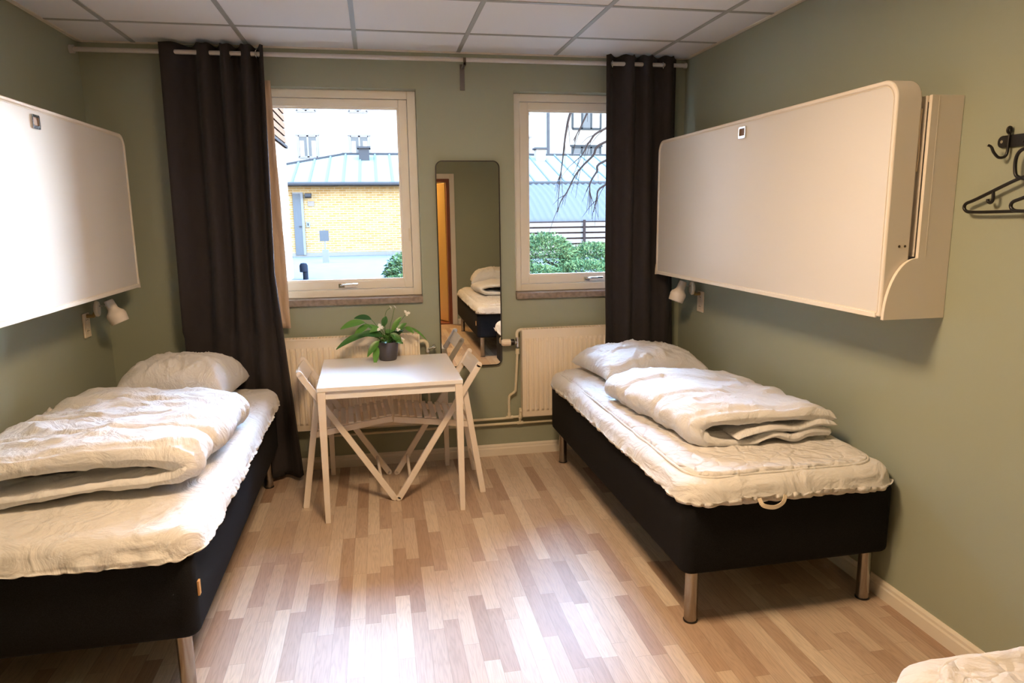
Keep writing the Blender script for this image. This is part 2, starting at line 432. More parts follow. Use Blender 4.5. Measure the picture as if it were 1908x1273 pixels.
# ------------------------------------------------------------------ windows
def window(idx, x0, x1):
    t = thing('window_%d' % idx, ((x0+x1)/2, .08, WZ0), kind='structure')
    w = (x1-x0)/2; h = WZ1-WZ0; y0, y1 = -.005, .13
    def rect_frame(b, ax0, ax1, az0, az1, wd, ya, yb, wb=None, wt=None):
        wb = wb or wd; wt = wt or wd
        box(b, ax0, ax0+wd, ya, yb, az0, az1); box(b, ax1-wd, ax1, ya, yb, az0, az1)
        box(b, ax0+wd, ax1-wd, ya, yb, az0, az0+wb); box(b, ax0+wd, ax1-wd, ya, yb, az1-wt, az1)
    b = nb(); rect_frame(b, -w, w, .018, h, .052, 0.0, y1, .045, .048)
    obj('frame', b, 'frame', t, bevel=.003)
    b = nb(); rect_frame(b, -w+.054, w-.054, .066, h-.051, .052, .006, .075, .052, .048)
    sash = obj('sash', b, 'frame', t, bevel=.004)
    b = nb(); rect_frame(b, -w+.106, w-.106, .118, h-.099, .010, .016, .03)
    obj('glazing_bead', b, 'frame', sash)
    b = nb(); box(b, -w+.1, w-.1, .036, .046, .115, h-.095)
    obj('pane', b, 'glass', t)
    b = nb(); box(b, -.018, .018, -.012, .006, .078, .102)
    tube(b, smoothpath([(0, -.008, .092), (0, -.035, .094), (.025, -.042, .097), (.1, -.042, .099)], 5), .006, 8)
    obj('window_handle', b, 'chrome', t, smooth=True, angle=40)
    # small latch on the sash side
    b = nb(); box(b, w-.07, w-.06, -.012, .006, .36, .44); box(b, w-.068, w-.062, -.022, -.01, .40, .43)
    obj('latch', b, 'trim', t)
    b = nb(); box(b, -w+.001, w-.001, -.105, .13, -.022, .016)
    obj('windowsill', b, 'stone', t, bevel=.002)
    return t
window(1, *WL); window(2, *WR)

# ------------------------------------------------------------------ rear door and hall
d1 = thing('door_1', ((DX0+DX1)/2, YR, 0), kind='structure'); hw = (DX1-DX0)/2
b = nb(); box(b, hw-.0, hw+.07, -.0, .018, 0, DZ+.07); box(b, -hw-.07, -hw, 0, .018, 0, DZ+.07); box(b, -hw, hw, 0, .018, DZ, DZ+.07)
obj('casing', b, 'trim', d1, bevel=.003)
b = nb(); box(b, hw-.045, hw-.001, -.15, 0, 0, DZ); box(b, -hw+.001, -hw+.045, -.15, 0, 0, DZ); box(b, -hw+.045, hw-.045, -.15, 0, DZ-.045, DZ)
obj('door_frame', b, 'doorwood', d1, label='brown wooden door frame')
b = nb(); box(b, -hw+.045, hw-.045, -.15, 0, 0, .016); obj('threshold', b, 'doorwood', d1)
R = Matrix.Translation((hw-.06, -.16, 0)) @ Matrix.Rotation(math.radians(106), 4, 'Z')
b = nb(); box(b, 0-.74, 0, -.04, 0, .02, DZ-.05, mtx=Matrix.Translation((hw-.055, -.16, 0)) @ Matrix.Rotation(math.radians(68), 4, 'Z'))
leaf = obj('door_leaf', b, 'doorleaf', d1, bevel=.002, label='cream door leaf standing open into the hall')
MM = Matrix.Translation((hw-.055, -.16, 0)) @ Matrix.Rotation(math.radians(68), 4, 'Z')
b = nb(); tube(b, [MM @ Vector((-.68, .0, 1.03)), MM @ Vector((-.68, .05, 1.03)), MM @ Vector((-.57, .055, 1.03))], .01, 8)
obj('door_handle', b, 'chrome', leaf, smooth=True)
HY = YR-.15
b = nb(); box(b, .9, 3.2, HY-1.9, HY, -.2, -.001); tag(obj('floor_hall', b, 'hallfloor'), kind='structure')  # floor slab of the hall beyond the rear door
b = nb(); box(b, .8, .9, HY-1.9, HY, 0, H); box(b, 3.2, 3.3, HY-1.9, HY, 0, H); box(b, .8, 3.3, HY-2.0, HY-1.9, 0, H); box(b, .8, 3.3, HY-2, HY, H, H+.1)
tag(obj('wall_hall', b, 'hallwall'), kind='structure')

# ------------------------------------------------------------------ ceiling lamps (behind the camera's view)
def ceiling_lamp(x, y, z, sx_, sy_, power, col, label, em):
    t = thing('ceiling_lamp', (x, y, z), label=label, cat='lamp')
    b = nb(); ring_prism(b, [(-sx_, -sy_), (sx_, -sy_), (sx_, sy_), (-sx_, sy_)], [(-sx_+.02, -sy_+.02), (sx_-.02, -sy_+.02), (sx_-.02, sy_-.02), (-sx_+.02, sy_-.02)], 'z', -.03, -.004)
    obj('lamp_frame', b, 'white', t)
    b = nb(); box(b, -sx_+.021, sx_-.021, -sy_+.021, sy_-.021, -.022, -.01)
    obj('diffuser', b, emit_mat('lamp_diffuser', col, em), t)
    l = bpy.data.lights.new('lamp_light', 'AREA'); l.shape = 'RECTANGLE'; l.size = sx_*1.8; l.size_y = sy_*1.8; l.energy = power; l.color = lin(col)
    lo = bpy.data.objects.new('lamp_light', l); COL.objects.link(lo); lo.parent = t; lo.location = (0, 0, -.032)
    return t
ceiling_lamp(1.7943, -2.5545, H-.002, .29, .29, 31, (255, 216, 172), 'square ceiling lamp set over the middle of the room', 4)
ceiling_lamp(1.9, HY-.9, H-.002, .2, .2, 38, (255, 196, 120), 'ceiling lamp in the hall beyond the door', 6)

# ------------------------------------------------------------------ radiators, pipes
def radiator(x0, x1, label, group='white panel radiators under the windows'):
    z0, z1 = .283, .864; w = x1-x0
    t = thing('radiator', ((x0+x1)/2, -.06, z0), label=label, cat='radiator')
    t['group'] = group
    h = z1-z0
    n = max(6, int(round(w/.0335))); b = nb()
    # front sheet with pressed vertical channels
    xs = []; 
    for k in range(n):
        a = -w/2+.012+(w-.024)*k/n; p = (w-.024)/n
        xs += [(a, 0), (a+p*.36, 0), (a+p*.5, -1), (a+p*.86, -1)]
    xs.append((w/2-.012, 0))
    rows = [(0.0, 0), (.035, 0), (.05, 1), (h-.075, 1), (h-.06, 0), (h-.012, 0)]
    V = [[b.verts.new((x, -.032-.009*(-f)*g, z)) for x, f in xs] for z, g in rows]
    for i in range(len(rows)-1):
        for j in range(len(xs)-1): b.faces.new((V[i][j], V[i][j+1], V[i+1][j+1], V[i+1][j]))
    box(b, -w/2+.012, w/2-.012, -.031, -.024, 0, h-.012)
    obj('front_panel', b, 'rad', t, smooth=True, angle=25)
    b = nb(); box(b, -w/2+.012, w/2-.012, .02, .028, .005, h-.012); obj('rear_panel', b, 'rad', t)
    for q in (-w/2, w/2-.011):
        b = nb(); box(b, q, q+.011, -.036, .03, .0, h); obj('side_panel', b, 'rad', t, bevel=.002)
    b = nb()
    box(b, -w/2+.011, w/2-.011, -.036, -.032, h-.012, h); box(b, -w/2+.011, w/2-.011, .026, .03, h-.012, h)
    k = int(w/.02)
    for i in range(k): x = -w/2+.02+(w-.04)*i/(k-1); box(b, x-.003, x+.003, -.032, .026, h-.006, h-.002)
    obj('top_grille', b, 'rad', t)
    return t
radiator(.86, 1.80, 'long white panel radiator behind the table and chairs')
radiator(2.455, 3.40, 'white panel radiator at the head of the right bed')
def pipes():
    t = thing('heating_pipe', (2.4, -.04, .22), label='thin cream heating pipes along the wall beside the mirror', cat='pipe')
    def P(pts, r=.008): return [(p[0]-2.4, p[1]+.04, p[2]-.22) for p in pts]
    b = nb()
    # upper line with riser to the valve
    tube(b, P([(1.1, -.03, .262), (2.34, -.03, .262), (2.39, -.03, .268), (3.45, -.03, .27)]), .0085, 10)
    tube(b, P(smoothpath([(2.376, -.03, .27), (2.376, -.03, .39), (2.383, -.035, .42), (2.412, -.045, .445), (2.418, -.05, .48), (2.43, -.06, .72)], 5)), .0085, 10)
    tube(b, P(smoothpath([(2.43, -.06, .80), (2.428, -.06, .835), (2.44, -.06, .855), (2.47, -.06, .86)], 4)), .01, 10)
    obj('riser_pipe', b, 'pipe', t, smooth=True, angle=50)
    b = nb(); tube(b, P([(1.1, -.03, .222), (3.45, -.03, .228)]), .0085, 10)
    tube(b, P([(2.448, -.03, .222), (2.448, -.045, .33)]), .009, 10); tube(b, P([(2.448, -.045, .31), (2.49, -.06, .31)]), .011, 10)
    obj('lower_pipe', b, 'pipe', t, smooth=True, angle=50)
    for p, q, r in (((2.355, -.03, .266), (2.4, -.03, .268), .012), ((2.43, -.03, .224), (2.47, -.03, .226), .012), ((2.376, -.03, .27), (2.376, -.03, .30), .012), ((2.448, -.042, .26), (2.448, -.045, .28), .013), ((2.10, -.03, .262), (2.125, -.03, .262), .012), ((2.43, -.06, .70), (2.43, -.06, .735), .013)):
        b = nb(); tube(b, P([p, q]), r, 12); obj('pipe_fitting', b, 'pipe', t, smooth=True, angle=50)
    # left riser
    b = nb(); tube(b, P(smoothpath([(1.80, -.06, .81), (1.825, -.06, .815), (1.845, -.06, .80), (1.85, -.06, .775)], 4)), .011, 10)
    tube(b, P([(1.85, -.06, .775), (1.85, -.05, .27)]), .0085, 10)
    obj('left_riser', b, 'pipe', t, smooth=True, angle=50)
    b = nb(); tube(b, P([(1.85, -.06, .755), (1.85, -.06, .735)]), .014, 10); tube(b, P([(1.85, -.06, .76), (1.89, -.07, .775)]), .009, 10); tube(b, P([(1.885, -.069, .773), (1.9, -.072, .778)]), .015, 12)
    obj('lockshield_valve', b, 'chrome', t, smooth=True, angle=50)
pipes()
v = thing('thermostat_valve', (2.43, -.06, .78), label='white ribbed thermostat valve knob beside the bottom corner of the mirror', cat='valve')
b = nb(); tube(b, [(0, 0, -.035), (0, 0, .03)], .012, 12); tube(b, [(0, 0, -.004), (-.02, 0, -.004)], .013, 12)
obj('valve_body', b, 'chrome', v, smooth=True, angle=50)
b = nb(); lathe(b, [(.016, 0), (.021, .003), (.021, .026), (.019, .03)], 20, Matrix.Translation((-.018, 0, -.002)) @ Matrix.Rotation(-PI/2, 4, 'Y'), True, True)
obj('collar', b, 'blackplastic', v, smooth=True, angle=40)
b = nb()
RX = Matrix.Translation((-.044, 0, -.002)) @ Matrix.Rotation(-PI/2, 4, 'Y')
prof = [(.020, 0), (.0225, .004), (.024, .03), (.023, .05), (.018, .058), (.006, .061)]
rings = []
for r, z in prof:
    rings.append([b.verts.new(RX @ Vector(((r-(.0015 if k % 3 == 0 and .003 < z < .052 else 0))*math.cos(2*PI*k/36), (r-(.0015 if k % 3 == 0 and .003 < z < .052 else 0))*math.sin(2*PI*k/36), z))) for k in range(36)])
for A, B in zip(rings, rings[1:]):
    for k in range(36): b.faces.new((A[k], A[(k+1) % 36], B[(k+1) % 36], B[k]))
b.faces.new(rings[0]); b.faces.new(rings[-1])
obj('thermostat_head', b, 'sock', v, smooth=True, angle=60)

# ------------------------------------------------------------------ mirror
mr = thing('wall_mirror', (1.9361+.2, -.003, .6235), label='tall narrow mirror with rounded corners and thin black frame between the windows', cat='mirror')
b = nb(); ring_prism(b, rrect(-.2, .2, 0, 1.3, .042, 8), rrect(-.194, .194, .006, 1.294, .036, 8), 'y', -.022, 0); obj('mirror_frame', b, 'blackmetal', mr, smooth=True, angle=40)
b = nb(); prism(b, rrect(-.1945, .1945, .0055, 1.2945, .036, 8), 'y', -.017, -.004); obj('mirror_glass', b, 'mirror', mr)

# ------------------------------------------------------------------ curtain rod
ry, rz_ = -.12, 2.489
rd = thing('curtain_rod', (1.78, ry, rz_), label='long pale metal curtain rod running under the ceiling over both windows', cat='curtain rod')
b = nb(); tube(b, [(.02-1.78, 0, 0), (3.505-1.78, 0, .006)], .0125, 16); obj('rod', b, 'rod', rd, smooth=True, angle=50)
b = nb(); tube(b, [(.002-1.78, 0, 0), (.024-1.78, 0, 0)], .022, 16); obj('finial', b, 'rod', rd, smooth=True, angle=50)
b = nb(); tube(b, [(3.5-1.78, 0, .006), (3.515-1.78, 0, .006)], .016, 16); obj('finial', b, 'rod', rd, smooth=True, angle=50)
b = nb(); x = 2.118-1.78
box(b, x-.014, x+.014, .112, .119, -.15, .0); box(b, x-.005, x+.005, -.004, .114, -.030, -.016); box(b, x-.008, x+.008, -.02, -.014, -.03, .012); box(b, x-.008, x+.008, -.02, .018, -.03, -.0135)
obj('bracket', b, 'greymetal', rd, bevel=.001)

# ------------------------------------------------------------------ curtains
def curtain(name, label, top, mid, bot, zt, zb, rings_x, parent_loc, seed, cat='curtain', group=None, amp=.052, ysh=0.0, sq=None):
    """top / mid / bot: fold line x positions (alternating front/back); interpolated down the height"""
    t = thing(name, parent_loc, label=label, cat=cat)
    nz = 60; sub = 10; b = nb(); th = .003
    px, py, pz = parent_loc
    n = len(top)
    def row(z):
        f = (zt-z)/(zt-zb)
        if f < .5: xs = [a*(1-f*2)+m*(f*2) for a, m in zip(top, mid)]
        else: xs = [m*(1-(f-.5)*2)+c_*((f-.5)*2) for m, c_ in zip(mid, bot)]
        pts = []
        for i in range(n-1):
            for k in range(sub):
                u = k/sub
                ph = i+u
                x = xs[i]*(1-u)+xs[i+1]*u
                w = math.cos(PI*ph)
                sg = math.copysign(abs(w)**.75, w)
                a = amp*(1-.15*f)
                if sq and z < sq+.15: a = a+(.018-a)*min(1, (sq+.15-z)/.15)
                if ysh > .02 and x < .95 and z < .93: a = min(a, .018)
                S_ = max(0, min(1, (x-.80)/.05)) if ysh > .02 else 1
                y = -a*sg - ysh*f*S_ - (0.008*f if ysh > .02 else 0) + .006*fbm(Vector((x*5, z*1.3, seed)), 3)*(.4+f)
                x += .010*noise.noise(Vector((ph*.7, z*1.1, seed+9)))*f
                pts.append((x, y))
        pts.append((xs[-1], -amp*math.cos(PI*(n-1))))
        return pts
    V = []
    for i in range(nz+1):
        z = zt+(zb-zt)*i/nz
        f = i/nz
        rr = row(z)
        dz = 0
        V.append([(x-px, y, z-pz + (.012*math.sin(j*PI/sub)**2 if i == 0 else 0)) for j, (x, y) in enumerate(rr)])
    vs = [[b.verts.new(p) for p in r_] for r_ in V]
    for i in range(nz):
        for j in range(len(vs[0])-1): b.faces.new((vs[i][j], vs[i][j+1], vs[i+1][j+1], vs[i+1][j]))
    o = obj('curtain_panel', b, 'curtain', t, smooth=True)
    sm = o.modifiers.new('thickness', 'SOLIDIFY'); sm.thickness = th; sm.offset = 0
    for x in rings_x:
        b = nb()
        tube(b, [(x-px+.004*math.sin(a)*0 + (.0), .021*math.cos(a), rz_-pz+.021*math.sin(a)) for a in [2*PI*k/20 for k in range(20)]], .0035, 8, closed=True)
        g = obj('eyelet', b, 'chrome', t, smooth=True); 
    return t
Lt = [.458, .60, .675, .735, .785, .84, .90, .945, .995]
Lm = [.446, .585, .66, .722, .775, .825, .875, .925, .972]
Lb = [.43, .53, .60, .665, .73, .80, .87, .95, 1.058]
cl = curtain('curtain', 'dark charcoal eyelet curtain hanging left of the left window', Lt, Lm, Lb, 2.528, .03, [], (.74, ry, .03), 3.1, ysh=.05)
cr_ = curtain('curtain', 'dark charcoal eyelet curtain hanging right of the right window behind the bed', [2.982, 3.065, 3.146, 3.20, 3.25, 3.335, 3.40, 3.46], [2.99, 3.07, 3.15, 3.20, 3.26, 3.335, 3.40, 3.465], [3.008, 3.09, 3.16, 3.22, 3.29, 3.36, 3.42, 3.51], 2.538, .03, [], (3.23, ry, .03), 7.7, amp=.032, sq=.72, ysh=.006)
for par, xs, px in ((cl, (.485, .955, .81, .70), .74), (cr_, (3.145, 3.36, 3.03), 3.23)):
    for x in xs:
        b = nb(); tube(b, [(x-px+.006*math.cos(a), .021*math.cos(a), rz_-.03+.021*math.sin(a)) for a in [2*PI*k/20 for k in range(20)]], .004, 8, closed=True)
        obj('eyelet', b, 'chrome', par, smooth=True, label='chrome curtain eyelet on the rod')
# pale lining strip facing the left window
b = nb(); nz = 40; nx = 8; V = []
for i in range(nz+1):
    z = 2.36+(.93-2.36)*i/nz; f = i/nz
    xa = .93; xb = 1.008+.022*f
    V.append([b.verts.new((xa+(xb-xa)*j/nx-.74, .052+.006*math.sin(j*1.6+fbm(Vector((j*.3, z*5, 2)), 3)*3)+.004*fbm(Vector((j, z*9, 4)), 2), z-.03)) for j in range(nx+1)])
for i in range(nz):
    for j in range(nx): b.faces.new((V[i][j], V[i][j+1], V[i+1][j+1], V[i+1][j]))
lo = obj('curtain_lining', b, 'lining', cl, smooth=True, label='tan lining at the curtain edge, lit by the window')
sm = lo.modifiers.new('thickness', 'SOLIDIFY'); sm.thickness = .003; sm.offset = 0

# ------------------------------------------------------------------ table
tb = thing('dining_table', (1.2292, -.8629, 0), .0187, label='small square white table with the potted plant on it', cat='table')
b = nb(); box(b, 0, .75, 0, .75, .712, .735); obj('tabletop', b, 'table', tb, bevel=.003)
b = nb(); k = .018
box(b, k, .75-k, k, k+.018, .668, .7115); box(b, k, .75-k, .75-k-.018, .75-k, .668, .7115); box(b, k, k+.018, k+.018, .75-k-.018, .668, .7115); box(b, .75-k-.018, .75-k, k+.018, .75-k-.018, .668, .7115)
obj('apron', b, 'table', tb, bevel=.002)
for x in (0, 1):
    for y in (0, 1):
        b = nb(); cx, cy = .0215+x*.707, .0215+y*.707
        top, bo = .02, .0135
        ox, oy = (-1 if x == 0 else 1)*.0, (-1 if y == 0 else 1)*.0
        v1 = [b.verts.new((cx+i*top, cy+j*top, .711)) for i, j in ((-1, -1), (1, -1), (1, 1), (-1, 1))]
        v0 = [b.verts.new((cx+i*bo+(x*2-1)*.004, cy+j*bo+(y*2-1)*.004, 0)) for i, j in ((-1, -1), (1, -1), (1, 1), (-1, 1))]
        b.faces.new(v1); b.faces.new(v0[::-1])
        for i in range(4): b.faces.new((v0[i], v0[(i+1) % 4], v1[(i+1) % 4], v1[i]))
        obj('leg', b, 'chair', tb, bevel=.002)

# ------------------------------------------------------------------ folding chairs
def make_chair():
    # local: front feet at x=.24, rear feet at x=-.24, faces +x, width along y
    t = thing('folding_chair', (1.349, -.425, 0), label='white wooden folding chair tucked under the left side of the table', cat='chair', group=None)
    hw = .2075; xf, xr = .24, -.245; top = Vector((-.235, 0, .765))
    for sy in (-1, 1):
        y = sy*hw
        b = nb(); bar(b, (xf, y, .012), (top.x, y, top.z), .018, .034, up=(0, 0, 1))
        # rounded ends
        for q in ((xf, y, .014), (top.x, y, top.z)):
            tube(b, [(q[0], q[1]-.009, q[2]), (q[0], q[1]+.009, q[2])], .017 if q[2] > .1 else .014, 14)
        obj('back_rail', b, 'chair', t, bevel=.003)
        b = nb(); y2 = sy*(hw-.022)
        bar(b, (xr, y2, .006), (-.150, y2, .64), .018, .034); box(b, xr-.016, xr+.016, y2-.0085, y2+.0085, 0, .012)
        obj('rear_leg', b, 'chair', t, bevel=.003)
        b = nb(); bar(b, (-.20, sy*(hw-.043), .408), (.248, sy*(hw-.043), .470), .016, .034)
        obj('seat_rail', b, 'chair', t, bevel=.002)
    # seat slats
    for k in range(11):
        x = -.185+k*.0415; z = .408+(x+.20)/.448*.062+.025
        b = nb(); box(b, x-.0135, x+.0135, -hw+.035, hw-.035, z-.005, z+.005)
        obj('seat_slat', b, 'chair', t, bevel=.0015)
    # curved backrest board
    b = nb(); n = 14; fr, bk = [], []
    dirv = Vector((top.x-xf, 0, top.z)).normalized(); nrm = Vector((dirv.z, 0, -dirv.x))
    A = []
    for i in range(n+1):
        y = -hw+.01+(2*hw-.02)*i/n; bow = -.028*(1-(2*i/n-1)**2)
        ring = []
        for (s_, q) in ((-.088, -.006), (-.002, -.006), (-.002, .006), (-.088, .006)):
            p = top + dirv*s_ + nrm*(q+bow)
            ring.append(b.verts.new((p.x, y, p.z)))
        A.append(ring)
    for i in range(n):
        for k in range(4): b.faces.new((A[i][k], A[i][(k+1) % 4], A[i+1][(k+1) % 4], A[i+1][k]))
    b.faces.new(A[0]); b.faces.new(A[-1][::-1])
    obj('backrest', b, 'chair', t, smooth=True, angle=40)
    b = nb(); tube(b, [(xr+.02, -hw+.03, .14), (xr+.02, hw-.03, .14)], .009, 10); obj('stretcher', b, 'chair', t, smooth=True, angle=50)
    b = nb(); tube(b, [(xf-.07, -hw, .125), (xf-.07, hw, .125)], .009, 10); obj('stretcher', b, 'chair', t, smooth=True, angle=50)
    return t
ch1 = make_chair()
ch2 = copy_tree(ch1); ch2.location = (1.861, -.425, 0); ch2.rotation_euler = (0, 0, PI)
ch2['label'] = 'white wooden folding chair tucked under the right side of the table'
ch1.rotation_euler = (0, 0, math.radians(3))

# ------------------------------------------------------------------ potted plant
pp = thing('potted_plant', (1.600, -.215, .7355), label='leafy green plant in a dark grey pot standing on the white table', cat='plant')
b = nb(); lathe(b, [(.002, 0), (.048, 0), (.051, .004), (.058, .04), (.0635, .085), (.0645, .108), (.063, .112), (.060, .112), (.059, .10), (.002, .098)], 40)
obj('pot', b, 'pot', pp, smooth=True, angle=50)
b = nb(); lathe(b, [(.001, .101), (.058, .099)], 24); obj('soil', b, 'soil', pp)
def leaf(b, base, stem_end, tip, wid, bend=.3, nrm_up=Vector((0, 0, 1)), fold=.25):
    base, stem_end, tip = Vector(base), Vector(stem_end), Vector(tip)
    mid = (base+stem_end)/2+Vector((0, 0, .02))
    st = smoothpath([base, mid, stem_end], 5)
    tube(b, st, .0018, 6)
    n = 10; L_ = (tip-stem_end); ln = L_.length
    ctrl = stem_end+L_*.5+Vector((0, 0, bend*ln))
    prevrow = None
    for i in range(n+1):
        u = i/n
        p = stem_end*(1-u)**2+ctrl*2*u*(1-u)+tip*u*u
        tg = ((ctrl-stem_end)*2*(1-u)+(tip-ctrl)*2*u).normalized()
        sd = tg.cross(nrm_up)
        if sd.length < .1: sd = tg.cross(Vector((1, 0, 0)))
        sd.normalize(); up = sd.cross(tg)
        w = wid*math.sin(PI*min(1, (u*.93+.04)))**.8*(1-.35*u)
        row = [b.verts.new(p+sd*w*k+up*abs(k)*w*fold) for k in (-1, -.5, 0, .5, 1)]
        if prevrow:
            for k in range(4): b.faces.new((prevrow[k], prevrow[k+1], row[k+1], row[k]))
        prevrow = row
b = nb(); rnd = random.Random(11)
# image-left is -x; leaves placed like the photo
LV = [((-.13, -.02, .235), (-.27, -.02, .20), .030), ((-.09, .0, .25), (-.19, .03, .255), .024), ((-.10, .01, .215), (-.20, .0, .145), .026),
      ((-.11, -.03, .165), (-.30, -.05, .085), .027), ((-.13, -.01, .15), (-.27, .03, .09), .020), ((-.03, -.03, .15), (-.17, -.06, .165), .030),
      ((-.05, -.06, .125), (-.12, -.09, .04), .026), ((-.06, -.05, .09), (-.08, -.07, -.02), .024), ((-.02, .02, .2), (.0, .03, .26), .024),
      ((.03, .03, .16), (.09, .05, .25), .022), ((.02, -.03, .16), (.09, -.04, .10), .028), ((.06, .0, .17), (.12, .02, .215), .020),
      ((.11, .02, .19), (.16, -.01, .155), .020), ((.13, .02, .19), (.24, .04, .10), .010), ((.03, .0, .13), (.10, .04, .17), .022),
      ((-.02, -.05, .12), (-.01, -.11, .12), .026), ((.05, -.04, .115), (.08, -.09, .11), .018), ((-.05, .04, .17), (-.12, .08, .2), .022), ((.0, .05, .15), (.03, .12, .16), .024), ((-.04, -.03, .2), (-.10, -.06, .18), .024)]
for se, tp, w in LV:
    leaf(b, (se[0]*.12, se[1]*.12, .1), se, tp, w*.95, bend=.18, fold=.2, nrm_up=Vector((0, -.75, .65)))
for k in range(16):
    a = rnd.uniform(0, 2*PI); r = rnd.uniform(.02, .045); h = rnd.uniform(.12, .17)
    leaf(b, (.2*r*math.cos(a), .2*r*math.sin(a), .1), (r*math.cos(a), r*math.sin(a), h-.01), (r*2.2*math.cos(a), r*2.2*math.sin(a), h+.01), rnd.uniform(.018, .028), bend=.2)
obj('foliage', b, 'leaf', pp, smooth=True)
b = nb()
for pts in ([(-.005, 0, .1), (-.01, .01, .22), (.0, .01, .29), (.03, .01, .315)], [(.005, 0, .1), (.02, .01, .2), (.035, .01, .25), (.05, .02, .31)], [(.01, 0, .1), (.06, .0, .2), (.115, .01, .27)]):
    tube(b, smoothpath(pts, 6), .0016, 6)
obj('flower_stem', b, 'leaf', pp, smooth=True)
for (p, dr, s_) in (((-.035, -.05, .205), (-.4, -.6, .3), .020), ((.025, .01, .315), (.6, -.2, .3), .010), ((.052, .02, .315), (.7, 0, .6), .011), ((.12, .01, .275), (.3, -.5, .4), .018), ((.065, -.04, .185), (.2, -.6, .5), .011), ((.085, -.03, .125), (.6, -.6, .2), .013)):
    b = nb(); q = Vector(dr).to_track_quat('Z', 'Y').to_matrix().to_4x4()
    for k in range(3):
        m = Matrix.Translation(p) @ q @ Matrix.Rotation(k*2.1, 4, 'Z')
        n = 6; prev = None
        for i in range(n+1):
            u = i/n; w = s_*.55*math.sin(PI*(u*.9+.06)); row = [b.verts.new(m @ Vector((s_*1.3*u, w*kk, s_*(.3*u+.25*abs(kk))))) for kk in (-1, 0, 1)]
            if prev:
                for kk in range(2): b.faces.new((prev[kk], prev[kk+1], row[kk+1], row[kk]))
            prev = row
    obj('flower', b, 'flower', pp, smooth=True, label='small pale white flower')

# ------------------------------------------------------------------ beds
def make_bed():
    # origin: floor centre; length along y (2.0), width x (.9)
    t = thing('bed', (0, 0, 0), cat='bed')
    b = nb(); bmesh.ops.create_cube(b, size=1)
    for v_ in b.verts: v_.co = Vector((v_.co.x*.9, v_.co.y*1.99, .37+v_.co.z*.285))
    vert = [e for e in b.edges if abs(e.verts[0].co.z-e.verts[1].co.z) > .1]
    bmesh.ops.bevel(b, geom=vert, offset=.045, segments=5, affect='EDGES', profile=.5)
    hor = [e for e in b.edges if abs(e.verts[0].co.z-e.verts[1].co.z) < 1e-5 and len(e.link_faces) == 2 and abs(e.link_faces[0].normal.z-e.link_faces[1].normal.z) > .5]
    bmesh.ops.recalc_face_normals(b, faces=b.faces)
    bmesh.ops.bevel(b, geom=hor, offset=.02, segments=3, affect='EDGES', profile=.5)
    obj('bed_base', b, 'basefab', t, smooth=True, angle=35)
    for x in (-1, 1):
        for y in (-1, 1):
            b = nb(); lathe(b, [(.027, 0.0), (.027, .006), (.0255, .007), (.0255, .228)], 24, Matrix.Translation((x*.385, y*.93, 0)), True, True)
            g = obj('leg', b, 'steel', t, smooth=True, angle=40)
            b = nb(); lathe(b, [(.026, 0.0005), (.028, .002), (.028, .007), (.0256, .0075)], 24, Matrix.Translation((x*.385, y*.93, 0)), True, False)
            obj('foot_cap', b, 'blackplastic', g, smooth=True, angle=40)
    return t
BL = (.480, -1.19); BR = (3.088, -1.15); B3 = (3.085, -4.31)
bed1 = make_bed(); bed1.location = (BR[0], BR[1], 0); bed1.rotation_euler = (0, 0, .012)
bed1['label'] = 'dark fabric bed on steel legs along the right wall under the wall bed'
bed2 = copy_tree(bed1); bed2.location = (BL[0], BL[1], 0); bed2.rotation_euler = (0, 0, 0)
bed2['label'] = 'dark fabric bed on steel legs along the left wall'
bed3 = copy_tree(bed1); bed3.location = (B3[0], B3[1], 0); bed3.rotation_euler = (0, 0, 0)
bed3['label'] = 'dark bed at the bottom right corner, its white topper just in view'
for bd, lc in ((bed2, (.462, -.985, .39)), (bed3, (-.452, .96, .40))):
    b = nb(); sgn = 1 if lc[0] > 0 else -1
    box(b, min(.4505*sgn, .4565*sgn), max(.4505*sgn, .4565*sgn), lc[1]-.0+(.045 if lc[1] < 0 else -.045)-.02, lc[1]+(.045 if lc[1] < 0 else -.045)+.0, .36, .41)
    obj('fabric_tag', b, 'tag', bd, label='small tan label sewn on the base')

